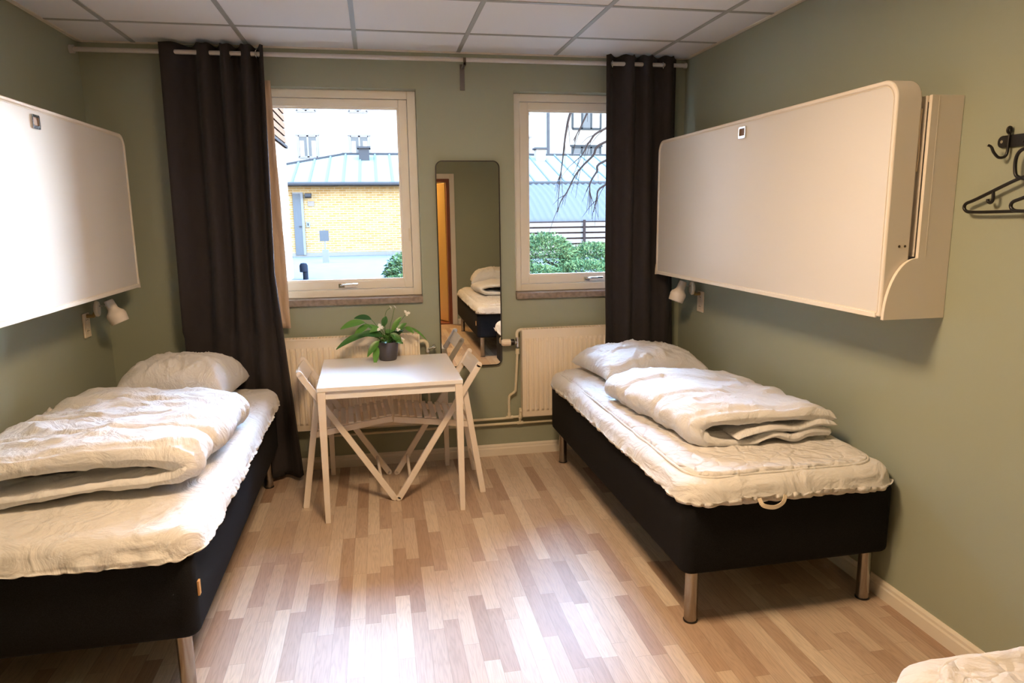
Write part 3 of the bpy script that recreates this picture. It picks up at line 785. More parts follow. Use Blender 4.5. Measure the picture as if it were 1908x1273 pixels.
def soft_slab(bm, sx_, sy_, sz, r, rc, disp, nx, ny, nz, mi=0):
    """closed slab centred at origin, bottom z=0; plan corner radius rc, edge radius r; disp(p, n, where)->p"""
    hx, hy = sx_/2, sy_/2
    cache = {}
    def mp(i, j, k):
        key = (i, j, k)
        if key in cache: return cache[key]
        u, v, w = i/nx*2-1, j/ny*2-1, k/nz
        x, y, z = u*hx, v*hy, w*sz
        # plan rounding
        cx = max(-hx+rc, min(hx-rc, x)); cy = max(-hy+rc, min(hy-rc, y))
        dx, dy = x-cx, y-cy; m = max(abs(dx), abs(dy)); L_ = math.hypot(dx, dy)
        if L_ > 1e-9: x, y = cx+dx/L_*m, cy+dy/L_*m
        # edge rounding (top & bottom) using distance to edge
        de = min(hx-abs(x), hy-abs(y)) if m == 0 else rc-m
        nrm = Vector((dx, dy, 0)); 
        if nrm.length > 1e-9: nrm.normalize()
        out = max(0, r-de)/r
        zz = z
        if k == nz: zz = sz - r*(1-math.sqrt(max(0, 1-out*out)))
        elif k == 0: zz = 0
        else: zz = z*(sz-r)/sz
        side = (i in (0, nx) or j in (0, ny))
        p = disp(Vector((x, y, zz)), nrm, k/nz, side, de)
        cache[key] = bm.verts.new(p); return cache[key]
    def quad(a, b_, c_, d_):
        f = bm.faces.new((a, b_, c_, d_)); f.material_index = mi
    for i in range(nx):
        for j in range(ny):
            quad(mp(i, j, nz), mp(i+1, j, nz), mp(i+1, j+1, nz), mp(i, j+1, nz))
            quad(mp(i, j, 0), mp(i, j+1, 0), mp(i+1, j+1, 0), mp(i+1, j, 0))
    for k in range(nz):
        for i in range(nx):
            quad(mp(i, 0, k), mp(i+1, 0, k), mp(i+1, 0, k+1), mp(i, 0, k+1)); quad(mp(i+1, ny, k), mp(i, ny, k), mp(i, ny, k+1), mp(i+1, ny, k+1))
        for j in range(ny):
            quad(mp(0, j+1, k), mp(0, j, k), mp(0, j, k+1), mp(0, j+1, k+1)); quad(mp(nx, j, k), mp(nx, j+1, k), mp(nx, j+1, k+1), mp(nx, j, k+1))
def mattress(loc, rz, label, seed, quilted, sx_=.93, sy_=2.03, pucker=1.0, near=.0):
    t = thing('mattress', loc, rz, label=label, cat='mattress')
    b = nb(); sz = .09
    def disp(p, n, w, side, de):
        q = p.copy(); a = math.atan2(p.y, p.x*2)
        s_ = p.x+p.y*1.0
        per = Vector((p.x*3, p.y*3, seed))
        if side or w < 1:
            # gathers on the skirt and a wavy lower hem
            g = noise.noise(Vector((p.x*26, p.y*26, seed+w*1.4)))
            g2 = noise.noise(Vector((p.x*7, p.y*7, seed+3+w)))
            if n.length > 0:
                g3 = ridge(Vector((p.x*17, p.y*17, seed+6)))
                amp = (.006*g+.009*g2-.008*g3)*pucker*(1.2-w)
                q += n*(amp + .010*(1-w)*pucker)
            if w < .6:
                q.z += (1-w/.6)*(.018*noise.noise(per)+.012*g*pucker+(.022 if quilted else .004))
                if side and w == 0: q.z += 0
        if w >= 1:
            q.z += .006*fbm(Vector((p.x*3.2, p.y*3.2, seed)), 3) + .004*ridge(Vector((p.x*9+p.y*3, p.y*5, seed+5)))
        if w == 0 and not side: q.z = .001
        return q
    soft_slab(b, sx_, sy_, sz, .07, .11, disp, 110, 240, 9)
    # keep hem above the bed base
    obj('topper_cover', b, 'sheet', t, smooth=True)
    if quilted:
        b = nb()
        def disp2(p, n, w, side, de):
            q = p.copy()
            if w >= 1:
                u, v_ = p.x*21, p.y*21
                q.z += .0060*abs(math.sin(u+.6*math.sin(v_)))*abs(math.sin(v_+.6*math.sin(u*1.3))) + .004*fbm(Vector((p.x*3, p.y*3, seed+2)), 3) + .0025*ridge(Vector((p.x*14, p.y*10, seed)))
            if n.length > 0: q += n*.006*noise.noise(Vector((p.x*9, p.y*9, seed)))
            return q
        soft_slab(b, sx_-.115, sy_-.12, .026, .012, .11, disp2, 110, 240, 2)
        pad = obj('quilted_pad', b, 'quilt', t, smooth=True, loc=(0.0, 0.0, sz-.012))
        b = nb(); pl = rrect(-(sx_-.115)/2-.001, (sx_-.115)/2+.001, -(sy_-.12)/2-.001, (sy_-.12)/2+.001, .11, 8)
        P = []
        for i in range(len(pl)):
            a, c_ = Vector(pl[i]+(0,)), Vector(pl[(i+1) % len(pl)]+(0,)); m = max(1, int((c_-a).length/.03))
            for k in range(m): P.append(a.lerp(c_, k/m))
        P = [Vector((p.x+.006*noise.noise(Vector((p.x*9, p.y*9, seed)))*(1 if p.x > 0 else -1), p.y, .013+.003*noise.noise(p*6))) for p in P]
        tube(b, P, .0065, 8, closed=True)
        obj('piping', b, 'sheet', pad, smooth=True)
    return t
MZ = .513
m1 = mattress((BR[0]-.012, BR[1]-.012, MZ), .012, 'white quilted mattress topper with ruffled skirt on the right bed', 1.7, True, .915, 2.03, 1.25)
m2 = mattress((BL[0]+.008, BL[1]+.0, MZ), .0, 'white sheeted mattress topper on the left bed', 5.3, False, .945, 2.03, .9)
m3 = mattress((B3[0]-.0, B3[1]+.085, MZ), .0, 'white quilted mattress topper at the bottom right corner', 9.1, True, .93, 2.07, 1.0)
# elastic strap hanging from the near side of the right topper
b = nb(); P0 = Vector((2.86-BR[0], -2.165-BR[1], .0)) 
pts = smoothpath([(-.175, -1.040, .03), (-.165, -1.052, .006), (-.12, -1.056, -.004), (-.085, -1.055, .012), (-.07, -1.043, .035)], 6)
for i in range(len(pts)-1): bar(b, pts[i], pts[i+1], .016, .002, up=(0, 1, 0))
obj('elastic_strap', b, 'strap', m1, label='cream elastic corner strap')

def quadmap(q, u, v):   # q: far-left, far-right, near-left, near-right
    fl, fr, nl, nr = [Vector(p+(0,)) for p in q]
    return fl*(1-u)*(1-v)+fr*u*(1-v)+nl*(1-u)*v+nr*u*v
def sweep_fold(bm, path, th, quad_, zbase, nt, seed, wr=1.0, cap=.05, zfun=None, baffle=0):
    """path: list of (u,z) centreline points of the folded cloth seen from the near end; swept from far to near"""
    cp = smoothpath([(p[0], 0, p[1]) for p in path], 9); n = len(cp)
    nrm = []
    for i in range(n):
        tg = (cp[min(i+1, n-1)]-cp[max(i-1, 0)]); Wd = .72; tg = Vector((tg.x*Wd, 0, tg.z)).normalized()
        nrm.append(Vector((-tg.z, 0, tg.x)))
    ths = th if callable(th) else (lambda s_: th)
    rings = []
    Ln = (Vector(quad_[0]+(0,))-Vector(quad_[2]+(0,))).length
    for it in range(nt+1):
        v_ = it/nt
        de = min(v_, 1-v_)*Ln
        ce = math.sqrt(max(0, 1-(1-min(1, de/cap))**2)) if cap else 1
        ring = []
        for side in (1, -1):
            rng = range(n) if side == 1 else range(n-1, -1, -1)
            for i in rng:
                s_ = i/(n-1); e = min(s_, 1-s_)*4; ee = math.sqrt(max(0.0, 1-(1-min(1, e*1.6))**2))
                h = ths(s_)/2*max(.02, ce)*max(.02, ee)
                p = cp[i]; g = quadmap(quad_, p.x, v_)
                xdir = (quadmap(quad_, 1, v_)-quadmap(quad_, 0, v_)).normalized()
                z = zbase+p.z
                if zfun: z += zfun(p.x, v_, p.z)
                nn = nrm[i]
                w_ = Vector((g.x, g.y, z))+(xdir*nn.x+Vector((0, 0, nn.z)))*h*side
                w_.z -= 0
                # wrinkles
                k = Vector((w_.x*4.5, w_.y*4.5, w_.z*6+seed))
                dsp = .010*fbm(k, 3)+.011*ridge(Vector((w_.x*3+w_.y*2.4, w_.y*6.5-w_.x*1.2, seed+7+w_.z*3)))-.004+.005*ridge(Vector((w_.x*12, w_.y*7, seed+2)))
                if baffle: dsp -= .010*max(0, math.cos(2*PI*(v_*baffle+.15)))**14
                w_ += (xdir*nn.x+Vector((0, 0, nn.z)))*side*dsp*wr*ce
                # near/far end waviness
                ydir = (quadmap(quad_, p.x, 1)-quadmap(quad_, p.x, 0)).normalized()
                w_ += ydir*(.018*noise.noise(Vector((p.x*4, p.z*20, seed+it//max(1, nt//2)))))*(1-min(1, de/.12))
                ring.append(bm.verts.new(w_))
        rings.append(ring)
    m = len(rings[0])
    for A, B in zip(rings, rings[1:]):
        for k in range(m): bm.faces.new((A[k], A[(k+1) % m], B[(k+1) % m], B[k]))
    for R_, rev in ((rings[0], False), (rings[-1], True)):
        hh = m//2
        for k in range(hh-1):
            q = (R_[k], R_[k+1], R_[m-2-k], R_[m-1-k])
            try: bm.faces.new(q[::-1] if rev else q)
            except ValueError: pass
def center_obj(bm, c_):
    for v_ in bm.verts: v_.co -= Vector(c_)

# right duvet
qR = ((2.735, -.98), (3.45, -1.03), (2.845, -1.845), (3.45, -1.885))
def zR(u, v_, pz): return -.0*(v_) + .012*math.sin(u*5+v_*3) - .05*max(0, .22-v_)*max(0, pz-.05)*20*.3
b = nb()
sweep_fold(b, [(.97, .035), (.80, .045), (.68, .03), (.55, .055), (.40, .03), (.25, .028), (.10, .032), (.015, .05), (-.005, .085), (.04, .115), (.15, .132), (.35, .140), (.55, .135), (.75, .125), (.92, .112), (1.0, .095)],
           lambda s_: .046 if s_ < .42 else .062, qR, .612, 70, 3.3, 1.1, .035, zR, baffle=3)
sweep_fold(b, [(.24, .052), (.34, .074), (.5, .086), (.66, .07), (.8, .083), (.93, .068)], .026, ((2.76, -1.0), (3.44, -1.05), (2.85, -1.855), (3.50, -1.895)), .612, 40, 8.8, .6, .02, zR)
center_obj(b, (3.12, -1.4, .60))
tag(obj('duvet', b, 'cotton', smooth=True, loc=(3.12, -1.4, .60)), 'folded white duvet with open folds facing the camera, lying on the right bed', 'duvet')
# left duvet
qL = ((.10, -.86), (.885, -.93), (.03, -1.93), (.865, -1.86))
def zL(u, v_, pz): return .012*math.sin(u*4+v_*4+1)
b = nb()
sweep_fold(b, [(.0, .030), (.2, .032), (.4, .034), (.6, .036), (.80, .038), (.93, .052), (.985, .080), (.96, .108), (.84, .128), (.6, .136), (.4, .142), (.2, .138), (.02, .128)],
           lambda s_: .066 if s_ < .42 else .066+.036*min(1, (s_-.42)/.15), qL, .612, 76, 13.4, 1.45, .05, zL, baffle=4)
center_obj(b, (.45, -1.4, .60))
tag(obj('duvet', b, 'cotton', smooth=True, loc=(.45, -1.4, .60)), 'folded puffy white duvet lying on the left bed', 'duvet')
# third bed duvet seen in the mirror
q3 = ((2.80, -4.0), (3.50, -4.0), (2.78, -4.75), (3.50, -4.75))
b = nb(); sweep_fold(b, [(.97, .035), (.7, .04), (.4, .03), (.10, .032), (.0, .07), (.04, .11), (.3, .13), (.6, .13), (1.0, .11)], .045, q3, .61, 44, 23.3, 1.1, .035, zL, baffle=2)
center_obj(b, (3.12, -4.4, .60))
tag(obj('duvet', b, 'cotton', smooth=True, loc=(3.12, -4.4, .60)), 'folded white duvet on the bed seen in the mirror', 'duvet')

def pillow(loc, rz, sx_, sy_, hz, label, seed, tilt=(0, 0)):
    b = nb(); nx, ny = 60, 50; top, bot = [], []
    def P(u, v_, sgn):
        e = (1-abs(u)**2.6)*(1-abs(v_)**2.6); e = max(0, e)**.42
        pin = 1-.10*(u*u)*(1-v_*v_)*0
        x = u*sx_/2*(1-.07*(1-abs(v_)**1.5)*abs(u)**3); y = v_*sy_/2*(1-.09*(1-abs(u)**1.5)*abs(v_)**3)
        z = e*hz*(.62 if sgn > 0 else -.38)
        rad = math.atan2(v_, u)
        edge = min(1, e*1.4)
        cr = ridge(Vector((math.cos(rad)*2.2+u, math.sin(rad)*2.2+v_*.6, seed)))*.014 + .012*fbm(Vector((x*6, y*6, seed+sgn)), 4)+.006*ridge(Vector((x*16, y*11, seed+4)))
        z += cr*edge*(1 if sgn > 0 else -.15)
        if edge < .5: z += .006*noise.noise(Vector((x*18, y*18, seed)))
        z += -.02*(abs(u)**3)*(abs(v_)**3)
        return Vector((x, y, z))
    G = {}
    for sgn in (1, -1):
        for i in range(nx+1):
            for j in range(ny+1):
                on_edge = i in (0, nx) or j in (0, ny)
                if sgn < 0 and on_edge: G[sgn, i, j] = G[1, i, j]; continue
                G[sgn, i, j] = b.verts.new(P(i/nx*2-1, j/ny*2-1, sgn))
        for i in range(nx):
            for j in range(ny):
                q = (G[sgn, i, j], G[sgn, i+1, j], G[sgn, i+1, j+1], G[sgn, i, j+1])
                b.faces.new(q if sgn > 0 else q[::-1])
    zmin = min(v_.co.z for v_ in b.verts)
    o = obj('pillow', b, 'cotton', smooth=True, loc=(loc[0], loc[1], loc[2]-zmin*.9))
    o.rotation_euler = (tilt[0], tilt[1], rz)
    return tag(o, label, 'pillow')
pillow((3.10, -.47, .617), .10, .66, .56, .19, 'plump white pillow on the right bed beside the dark curtain', 2.2)
pillow((.50, -.46, .606), -.08, .56, .52, .27, 'plump cream white pillow at the head of the left bed', 6.6)
pillow((3.12, -5.0, .64), .1, .66, .50, .26, 'white pillow on the bed seen in the mirror', 4.9)

# ------------------------------------------------------------------ wall beds
def wall_bed():
    # local: wall plane at x=0, front towards -x ; centre y=0 ; z absolute
    t = thing('wall_bed', (W, -1.22, 0), cat='folding wall bed')
    yh = 1.035; z0, z1 = 1.212, 2.03; xf = -.25
    b = nb()   # leaf rim: rounded frame with depth
    out = rrect(-yh, yh, z0, z1, [.07, .07, .01, .01], 8); inn = rrect(-yh+.018, yh-.018, z0+.014, z1-.018, [.055, .055, .006, .006], 8)
    ring_prism(b, out, inn, 'x', xf, xf+.098)
    obj('leaf_rim', b, 'housing', t, smooth=True, angle=40, bevel=.006)
    b = nb(); prism(b, inn, 'x', xf+.004, xf+.09)
    pan = obj('leaf_panel', b, 'leaf_panel', t)
    b = nb(); o2 = rrect(-yh+.018, yh-.018, z0+.014, z1-.018, [.055, .055, .006, .006], 8); i2 = rrect(-yh+.021, yh-.021, z0+.017, z1-.021, [.053, .053, .005, .005], 8)
    ring_prism(b, o2, i2, 'x', xf+.0015, xf+.006); obj('edge_seam', b, 'trim', pan)
    b = nb(); box(b, xf-.004, xf+.004, -yh+.02, yh-.02, z0-.004, z0+.014); obj('bottom_rail', b, 'white', t, bevel=.002)
    # recessed pull
    pl = thing('pull', (0, 0, 0)); bpy.data.objects.remove(pl)
    b = nb(); ring_prism(b, rrect(-.034, .034, 1.938, 2.0-.006, .006, 3), rrect(-.024, .024, 1.952, 1.984, .003, 3), 'x', xf-.004, xf+.012)
    hd = obj('pull_handle', b, 'chrome', t, bevel=.0015, label='chrome recessed pull handle')
    b = nb(); box(b, xf+.002, xf+.0035, -.024, .024, 1.952, 1.984); obj('pull_recess', b, 'recess', hd)
    # side housings with the quarter-round foot
    for s_ in (-1, 1):
        ya, yb = (yh-.0, yh+.014); ya, yb = (ya, yb) if s_ > 0 else (-yb, -ya)
        ya += s_*.0015; yb += s_*.0015
        arc = [(-.13-.118*math.sin(a), 1.205+.215*math.cos(a)) for a in [PI/2*k/12 for k in range(13)]]
        pts = [(-.001, 1.203), (-.001, 1.973), (-.128, 1.973)]+[(-.128, 1.422)]+arc+[(-.249, 1.203)]
        b = nb()
        A = [b.verts.new((p[0], ya, p[1])) for p in pts]; B = [b.verts.new((p[0], yb, p[1])) for p in pts]
        b.faces.new(A); b.faces.new(B[::-1])
        for i in range(len(pts)): b.faces.new((A[i], B[i], B[(i+1) % len(pts)], A[(i+1) % len(pts)]))
        hs = obj('side_housing', b, 'housing', t, bevel=.0012)
        b = nb(); y_ = ya if s_ < 0 else yb
        box(b, -.100, -.098, y_-.0006, y_+.0006, 1.425, 1.972); obj('housing_seam', b, 'trim', hs)
        b = nb()
        for xx in (-.195, -.172): tube(b, [(xx, s_*(yh-.002), 1.462), (xx, s_*(yh+.001), 1.462)], .0045, 12)
        obj('screw_cap', b, 'groove', t, smooth=True, angle=40)
    # inner back case between the housings
    b = nb(); box(b, -.128, -.001, -yh+.0, yh, 1.205, 1.225); box(b, -.128, -.001, -yh, yh, 1.95, 1.97); box(b, -.02, -.001, -yh, yh, 1.226, 1.949)
    obj('back_case', b, 'housing', t)
    for s_ in (-1, 1):
        b = nb(); y0_ = s_*(yh-.001); y1_ = s_*(yh-.06); box(b, -.134, -.129, min(y0_, y1_), max(y0_, y1_), 1.424, 1.972); obj('front_flange', b, 'housing', t, bevel=.001)
    # gas strut and loose strap in the gap
    b = nb(); tube(b, smoothpath([(-.142, -yh+.012, 1.93), (-.146, -yh+.010, 1.85), (-.14, -yh+.012, 1.78), (-.143, -yh+.012, 1.72)], 5), .003, 6)
    obj('strap', b, 'strap', t, smooth=True)
    return t
wb1 = wall_bed(); wb1['label'] = 'large white folding wall bed shut against the right wall'
wb2 = copy_tree(wb1); wb2.location = (0, -1.235, .01); wb2.rotation_euler = (0, 0, PI); wb2['label'] = 'large white folding wall bed shut against the left wall'

# ------------------------------------------------------------------ reading lamps and sockets
def read_lamp():
    t = thing('reading_lamp', (W, -.34, 1.085), cat='lamp')
    b = nb(); tube(b, [(-.012, 0, -.0), (-.045, 0, .0), (-.064, 0, .028)], .011, 12); obj('plug_stem', b, 'brass', t, smooth=True, angle=50, label='brass coloured joint')
    b = nb(); lathe(b, [(.001, -.014), (.018, -.014), (.026, -.008), (.027, 0), (.024, .009), (.001, .012)], 28, Matrix.Translation((-.068, 0, .038)) @ Matrix.Diagonal((1, 1, 1.6, 1)) @ Matrix.Rotation(-PI/2, 4, 'Y'))
    obj('wall_disc', b, 'lampw', t, smooth=True, angle=50)
    b = nb(); tube(b, [(-.075, 0, .052), (-.13, 0, .052)], .0035, 8); obj('arm', b, 'chrome', t, smooth=True)
    b = nb(); mt = Matrix.Translation((-.128, 0, .078)) @ Matrix.Rotation(math.radians(22), 4, 'Y')
    lathe(b, [(.002, .004), (.020, .004), (.023, 0), (.026, -.045), (.032, -.056), (.046, -.070), (.050, -.085), (.046, -.125), (.044, -.128), (.041, -.124), (.045, -.086), (.020, -.05), (.002, -.048)], 36, mt)
    sh = obj('lamp_shade', b, 'lampw', t, smooth=True, angle=60)
    b = nb(); lathe(b, [(.001, -.105), (.018, -.1), (.024, -.085), (.016, -.06), (.012, -.05)], 20, mt); obj('bulb', b, 'flower', sh, smooth=True)
    return t
rl1 = read_lamp(); rl1['label'] = 'small white reading lamp below the right wall bed in front of the curtain'
rl2 = copy_tree(rl1); rl2.location = (0, -.34, 1.08); rl2.rotation_euler = (0, 0, PI); rl2['label'] = 'small white reading lamp below the left wall bed'
def socket():
    t = thing('wall_socket', (W, -.34, 1.035), cat='socket')
    b = nb(); box(b, -.011, -.0005, -.041, .041, -.066, .066); pl = obj('socket_plate', b, 'sock', t, bevel=.004)
    for z in (.03, -.03):
        b = nb(); lathe(b, [(.0205, 0), (.0205, .0012), (.018, .0012), (.0175, 0)], 24, Matrix.Translation((-.0112, 0, z)) @ Matrix.Rotation(-PI/2, 4, 'Y')); 
        r = obj('socket_ring', b, 'trim', t, smooth=True, angle=40)
        b = nb()
        for y in (-.009, .009): tube(b, [(-.0105, y, z), (-.0118, y, z)], .0028, 8)
        obj('contact_hole', b, 'hole', r)
    return t
so1 = socket(); so1['label'] = 'double white wall socket under the right reading lamp'
so2 = copy_tree(so1); so2.location = (0, -.34, 1.03); so2.rotation_euler = (0, 0, PI); so2['label'] = 'double white wall socket under the left reading lamp'

# ------------------------------------------------------------------ coat hooks and hangers on the right wall
hr = thing('coat_rack', (W, -2.62, 1.80), label='black coat hook rail on the right wall with hangers on it', cat='coat rack')
b = nb(); prism(b, rrect(-.20, .19, -.019, .019, .017, 6), 'x', -.010, -.0008); obj('rail', b, 'blackmetal', hr, bevel=.002)
b = nb(); tube(b, [(-.0095, .172, 0), (-.0125, .172, 0)], .005, 12); obj('screw_head', b, 'chrome', hr, smooth=True, angle=40)
for y in (.145, .02, -.105):
    b = nb()
    tube(b, smoothpath([(-.012, y, .026), (-.013, y, .0), (-.014, y, -.035), (-.020, y+.002, -.048), (-.034, y+.010, -.050), (-.046, y+.018, -.034), (-.052, y+.024, -.016), (-.060, y+.030, -.010)], 6), [.0045]*36+[.004]*7, 10)
    tube(b, [(-.014+.007*math.sin(a), y+.0*a, .034+.009*math.cos(a)) for a in [2*PI*k/16 for k in range(16)]], .0045, 8, closed=True)
    obj('hook', b, 'blackmetal', hr, smooth=True, angle=60)
def hanger():
    t = thing('coat_hanger', (W-.03, -2.575, 1.60), cat='hanger')
    b = nb(); r = .0055
    # triangular body in the y-z plane, closed with rounded ends
    P = [(0, .0, .085), (0, .045, .075), (0, .18, .022), (0, .226, .005), (0, .223, -.016), (0, .18, -.022), (0, 0, -.020), (0, -.18, -.022), (0, -.223, -.016), (0, -.226, .005), (0, -.18, .022), (0, -.045, .075)]
    tube(b, smoothpath(P, 5, closed=True), r, 10, closed=True)
    obj('hanger_body', b, 'blackplastic', t, smooth=True)
    b = nb(); tube(b, smoothpath([(0, .035, .085), (0, .047, .10), (0, .05, .14), (0, .036, .165), (0, 0, .172), (0, -.036, .165), (0, -.05, .14), (0, -.047, .10), (0, -.035, .085), (0, 0, .078)], 5, closed=True), r, 10, closed=True)
    obj('neck_loop', b, 'blackplastic', t, smooth=True)
    b = nb(); tube(b, smoothpath([(0, 0, .168), (0, .004, .185), (0, .0, .198), (0, -.012, .204)], 5), .0045, 8); obj('hook', b, 'blackplastic', t, smooth=True)
    for s_ in (-1, 1):
        b = nb(); tube(b, smoothpath([(0, s_*.12, .042), (0, s_*.118, .018), (0, s_*.126, .008), (0, s_*.136, .012), (0, s_*.138, .02)], 5), .005, 8)
        obj('strap_hook', b, 'blackplastic', t, smooth=True)
    return t
hg1 = hanger(); hg1['label'] = 'black plastic coat hanger on the rail, reaching nearest the wall bed'
hg2 = copy_tree(hg1); hg2.location = (W-.05, -2.775, 1.602); hg2['label'] = 'second black plastic coat hanger, cut off by the right edge of the photo'

# ------------------------------------------------------------------ outside
GZ = .3
b = nb(); box(b, -25, 40, .22, 60, GZ-.2, GZ); tag(obj('ground', b, 'paving'), kind='structure')
# low brick building across the yard
bb = thing('brick_building', (2, 20.5, GZ), label='low yellow brick building with pale blue metal roof across the yard', cat='building')
def L2(p): return (p[0]-2, p[1]-20.5, p[2]-GZ)
b = nb(); box(b, -6, 7.5, 0, 7, 0.12, 2.42); obj('brick_wall', b, 'brick', bb)
b = nb(); box(b, -6, 7.5, -.03, 0, 0, .12); obj('plinth', b, 'creamrender', bb)
b = nb()
e0, e1 = 2.42, 3.68
V = [b.verts.new(p) for p in ((-6.6, -.35, e0), (13.5, -.35, e0), (13.5, 7.4, e0), (-6.6, 7.4, e0), (-1.5, 3.5, e1), (9.2, 3.5, e1))]
for f in ((0, 1, 5, 4), (1, 2, 5), (2, 3, 4, 5), (3, 0, 4), (3, 2, 1, 0)): b.faces.new([V[i] for i in f])
rf = obj('roof', b, 'roofblue', bb)
sl = (e1-e0)/3.85
for k in range(-8, 22):
    x = .55*k+.2
    # seam runs from eave to the ridge or hip line
    if x < -1.5: top = (x+6.6)/5.1
    elif x > 9.2: top = (13.5-x)/4.3
    else: top = 1
    if top <= .05: continue
    b = nb(); bar(b, (x, -.35, e0+.02), (x, -.35+3.85*top, e0+(e1-e0)*top+.02), .06, .05); obj('roof_seam', b, 'seam', rf)
b = nb(); tube(b, [(-6.6, -.40, e0-.02), (13.5, -.40, e0-.02)], .07, 10); obj('gutter', b, 'gutter', bb, smooth=True, angle=50)
b = nb(); bar(b, (-1.6, 3.5, e1+.03), (9.3, 3.5, e1+.03), .12, .06); bar(b, (-6.6, -.35, e0+.03), (-1.5, 3.5, e1+.03), .1, .06); obj('ridge_cap', b, 'gutter', rf)
for x, m_ in ((-.75, 'gutter'), (6.05, 'creamrender')):
    b = nb(); box(b, x-.19, x+.19, 2.6, 3.0, 3.25, 3.83); ck = obj('chimney', b, m_, bb); b = nb(); box(b, x-.25, x+.25, 2.54, 3.06, 3.83, 3.90); obj('chimney_cap', b, 'gutter', ck)
b = nb(); box(b, -3.14, -2.88, -.05, 0, .05, 2.10); obj('door', b, 'sign', bb, label='grey metal door')
b = nb(); box(b, -2.88, -2.80, -.06, 0, .05, 2.14); box(b, -3.14, -2.88, -.06, 0, 2.10, 2.14); obj('door_frame', b, 'render', bb)
b = nb(); box(b, -2.97, -2.90, -.09, -.05, 1.0, 1.03); obj('door_handle', b, 'gutter', bb)
b = nb(); tube(b, [(-2.72, -.16, 2.03), (-2.52, -.16, 2.03)], .08, 12); box(b, -2.72, -2.52, -.16, 0, 2.03, 2.10); obj('wall_lamp', b, 'gutter', bb, smooth=True, angle=40)
b = nb(); box(b, -2.75, -2.63, -.03, 0, .98, 1.17); obj('wall_notice', b, 'render', bb); 
b = nb(); box(b, -2.705, -2.675, -.033, -.028, 1.03, 1.12); obj('notice_mark', b, 'bollard', bb)
b = nb(); box(b, -2.66, -2.45, -.03, 0, 1.68, 1.85); obj('wall_box', b, 'fence', bb)
# wing with slatted upper wall at the left
wg = thing('side_wing', (-1.2, 6.5, GZ), label='pinkish brick side wing with wooden slats above, left edge of the left window', cat='building')
b = nb(); box(b, -6, .95, -5.8, 5.0, 0, 2.75); obj('wing_wall', b, 'pinkbrick', wg)
b = nb(); box(b, -6.1, 1.0, -5.9, 5.06, 2.751, 2.80); obj('wing_ledge', b, 'gutter', wg)
for k in range(26):
    z = 2.85+k*.15
    b = nb(); box(b, -6, .97, -5.85, 5.02, z, z+.11); obj('slat', b, 'slat', wg)
b = nb(); box(b, -5.9, .93, -5.8, 4.98, 2.81, 6.8); obj('slat_backing', b, 'post', wg)
# tall white building
wh = thing('white_building', (-1, 35, GZ), label='tall white plastered building behind the brick building', cat='building')
b = nb(); box(b, -16, 12.2, 0, 8, 0, 11); obj('facade', b, 'render', wh)
def owin(par, x, z, w, h, fm='wframe', panes=2):
    b = nb(); box(b, x-w/2-.12, x+w/2+.12, -.06, 0, z+h, z+h+.1); box(b, x-w/2, x+w/2, -.04, 0, z-.06, z)
    for i in range(panes+1):
        xx = x-w/2+w*i/panes; box(b, xx-.05, xx+.05, -.05, 0, z, z+h)
    box(b, x-w/2, x+w/2, -.05, 0, z+h-.08, z+h); box(b, x-w/2, x+w/2, -.05, 0, z, z+.06)
    f = obj('window', b, fm, par)
    b = nb(); box(b, x-w/2+.05, x+w/2-.05, -.03, -.005, z+.06, z+h-.08); obj('pane', b, 'wglass', f)
    b = nb(); box(b, x-w/2+.06, x-w/2+.3*w, -.036, -.031, z+.06, z+h*.75); box(b, x+w/2-.3*w, x+w/2-.06, -.036, -.031, z+.06, z+h*.75); obj('window_curtain', b, 'fence', f)
for (x, z) in ((-1.76, 4.75), (.90, 4.75), (-4.4, 4.75), (3.6, 4.75), (6.3, 4.75), (9.7, 4.75), (-1.76, 7.1), (.9, 7.1), (-4.4, 7.1), (3.6, 7.1), (6.3, 7.1), (9.7, 7.1)):
    owin(wh, x+1, z-GZ, .95, 1.13)
b = nb(); tube(b, [(12.25, -.1, 0), (12.25, -.1, 11)], .07, 10); obj('downpipe', b, 'gutter', wh)
cb_ = thing('cream_building', (15, 35.2, GZ), label='cream building with dark framed windows beyond the branches', cat='building')
b = nb(); box(b, -3.7, 3, 0, 8, 0, 11); obj('facade', b, 'creamrender', cb_)
for z in (6.38, 3.9, 8.9): owin(cb_, -1.45, z-GZ, 1.65, 1.5, 'dframe', 3)
# lean-to with corrugated roof
sh = thing('lean_to_shed', (8.5, 18.9, GZ), label='lean-to with curved grey corrugated roof seen through the right window', cat='shed')
b = nb(); nx, ns = 220, 12; G = []
for j in range(ns+1):
    u = j/ns; y = 1.0-u*3.4; z = 2.36-1.28*(.55*u+.45*u*u)
    G.append([b.verts.new((-3.6+8*i/nx + (1-u)*.0, y, z+.022*math.cos(i*2*PI/nx*38))) for i in range(nx+1)])
for j in range(ns):
    for i in range(nx): b.faces.new((G[j][i], G[j][i+1], G[j+1][i+1], G[j+1][i]))
cr2 = obj('corrugated_roof', b, 'corr', sh, smooth=True); m_ = cr2.modifiers.new('th', 'SOLIDIFY'); m_.thickness = .02
b = nb(); box(b, -3.5, 4.3, -.2, 1.0, 0, 1.9); obj('shed_wall', b, 'creamrender', sh)
b = nb(); box(b, -3.6, 4.4, 1.0, 1.06, 2.32, 2.38); obj('flashing', b, 'gutter', sh)
fn = thing('slatted_fence', (7.8, 16.2, GZ), label='pale slatted fence behind the juniper bush', cat='fence')
b = nb()
for k in range(6): box(b, -2.6, 4, 0, .03, .12+k*.165, .12+k*.165+.115)
obj('slats', b, 'fence', fn)
for x in (-2.5, -.05, 2.4):
    b = nb(); box(b, x-.035, x+.035, -.05, -.001, 0, 1.14); obj('post', b, 'post', fn)
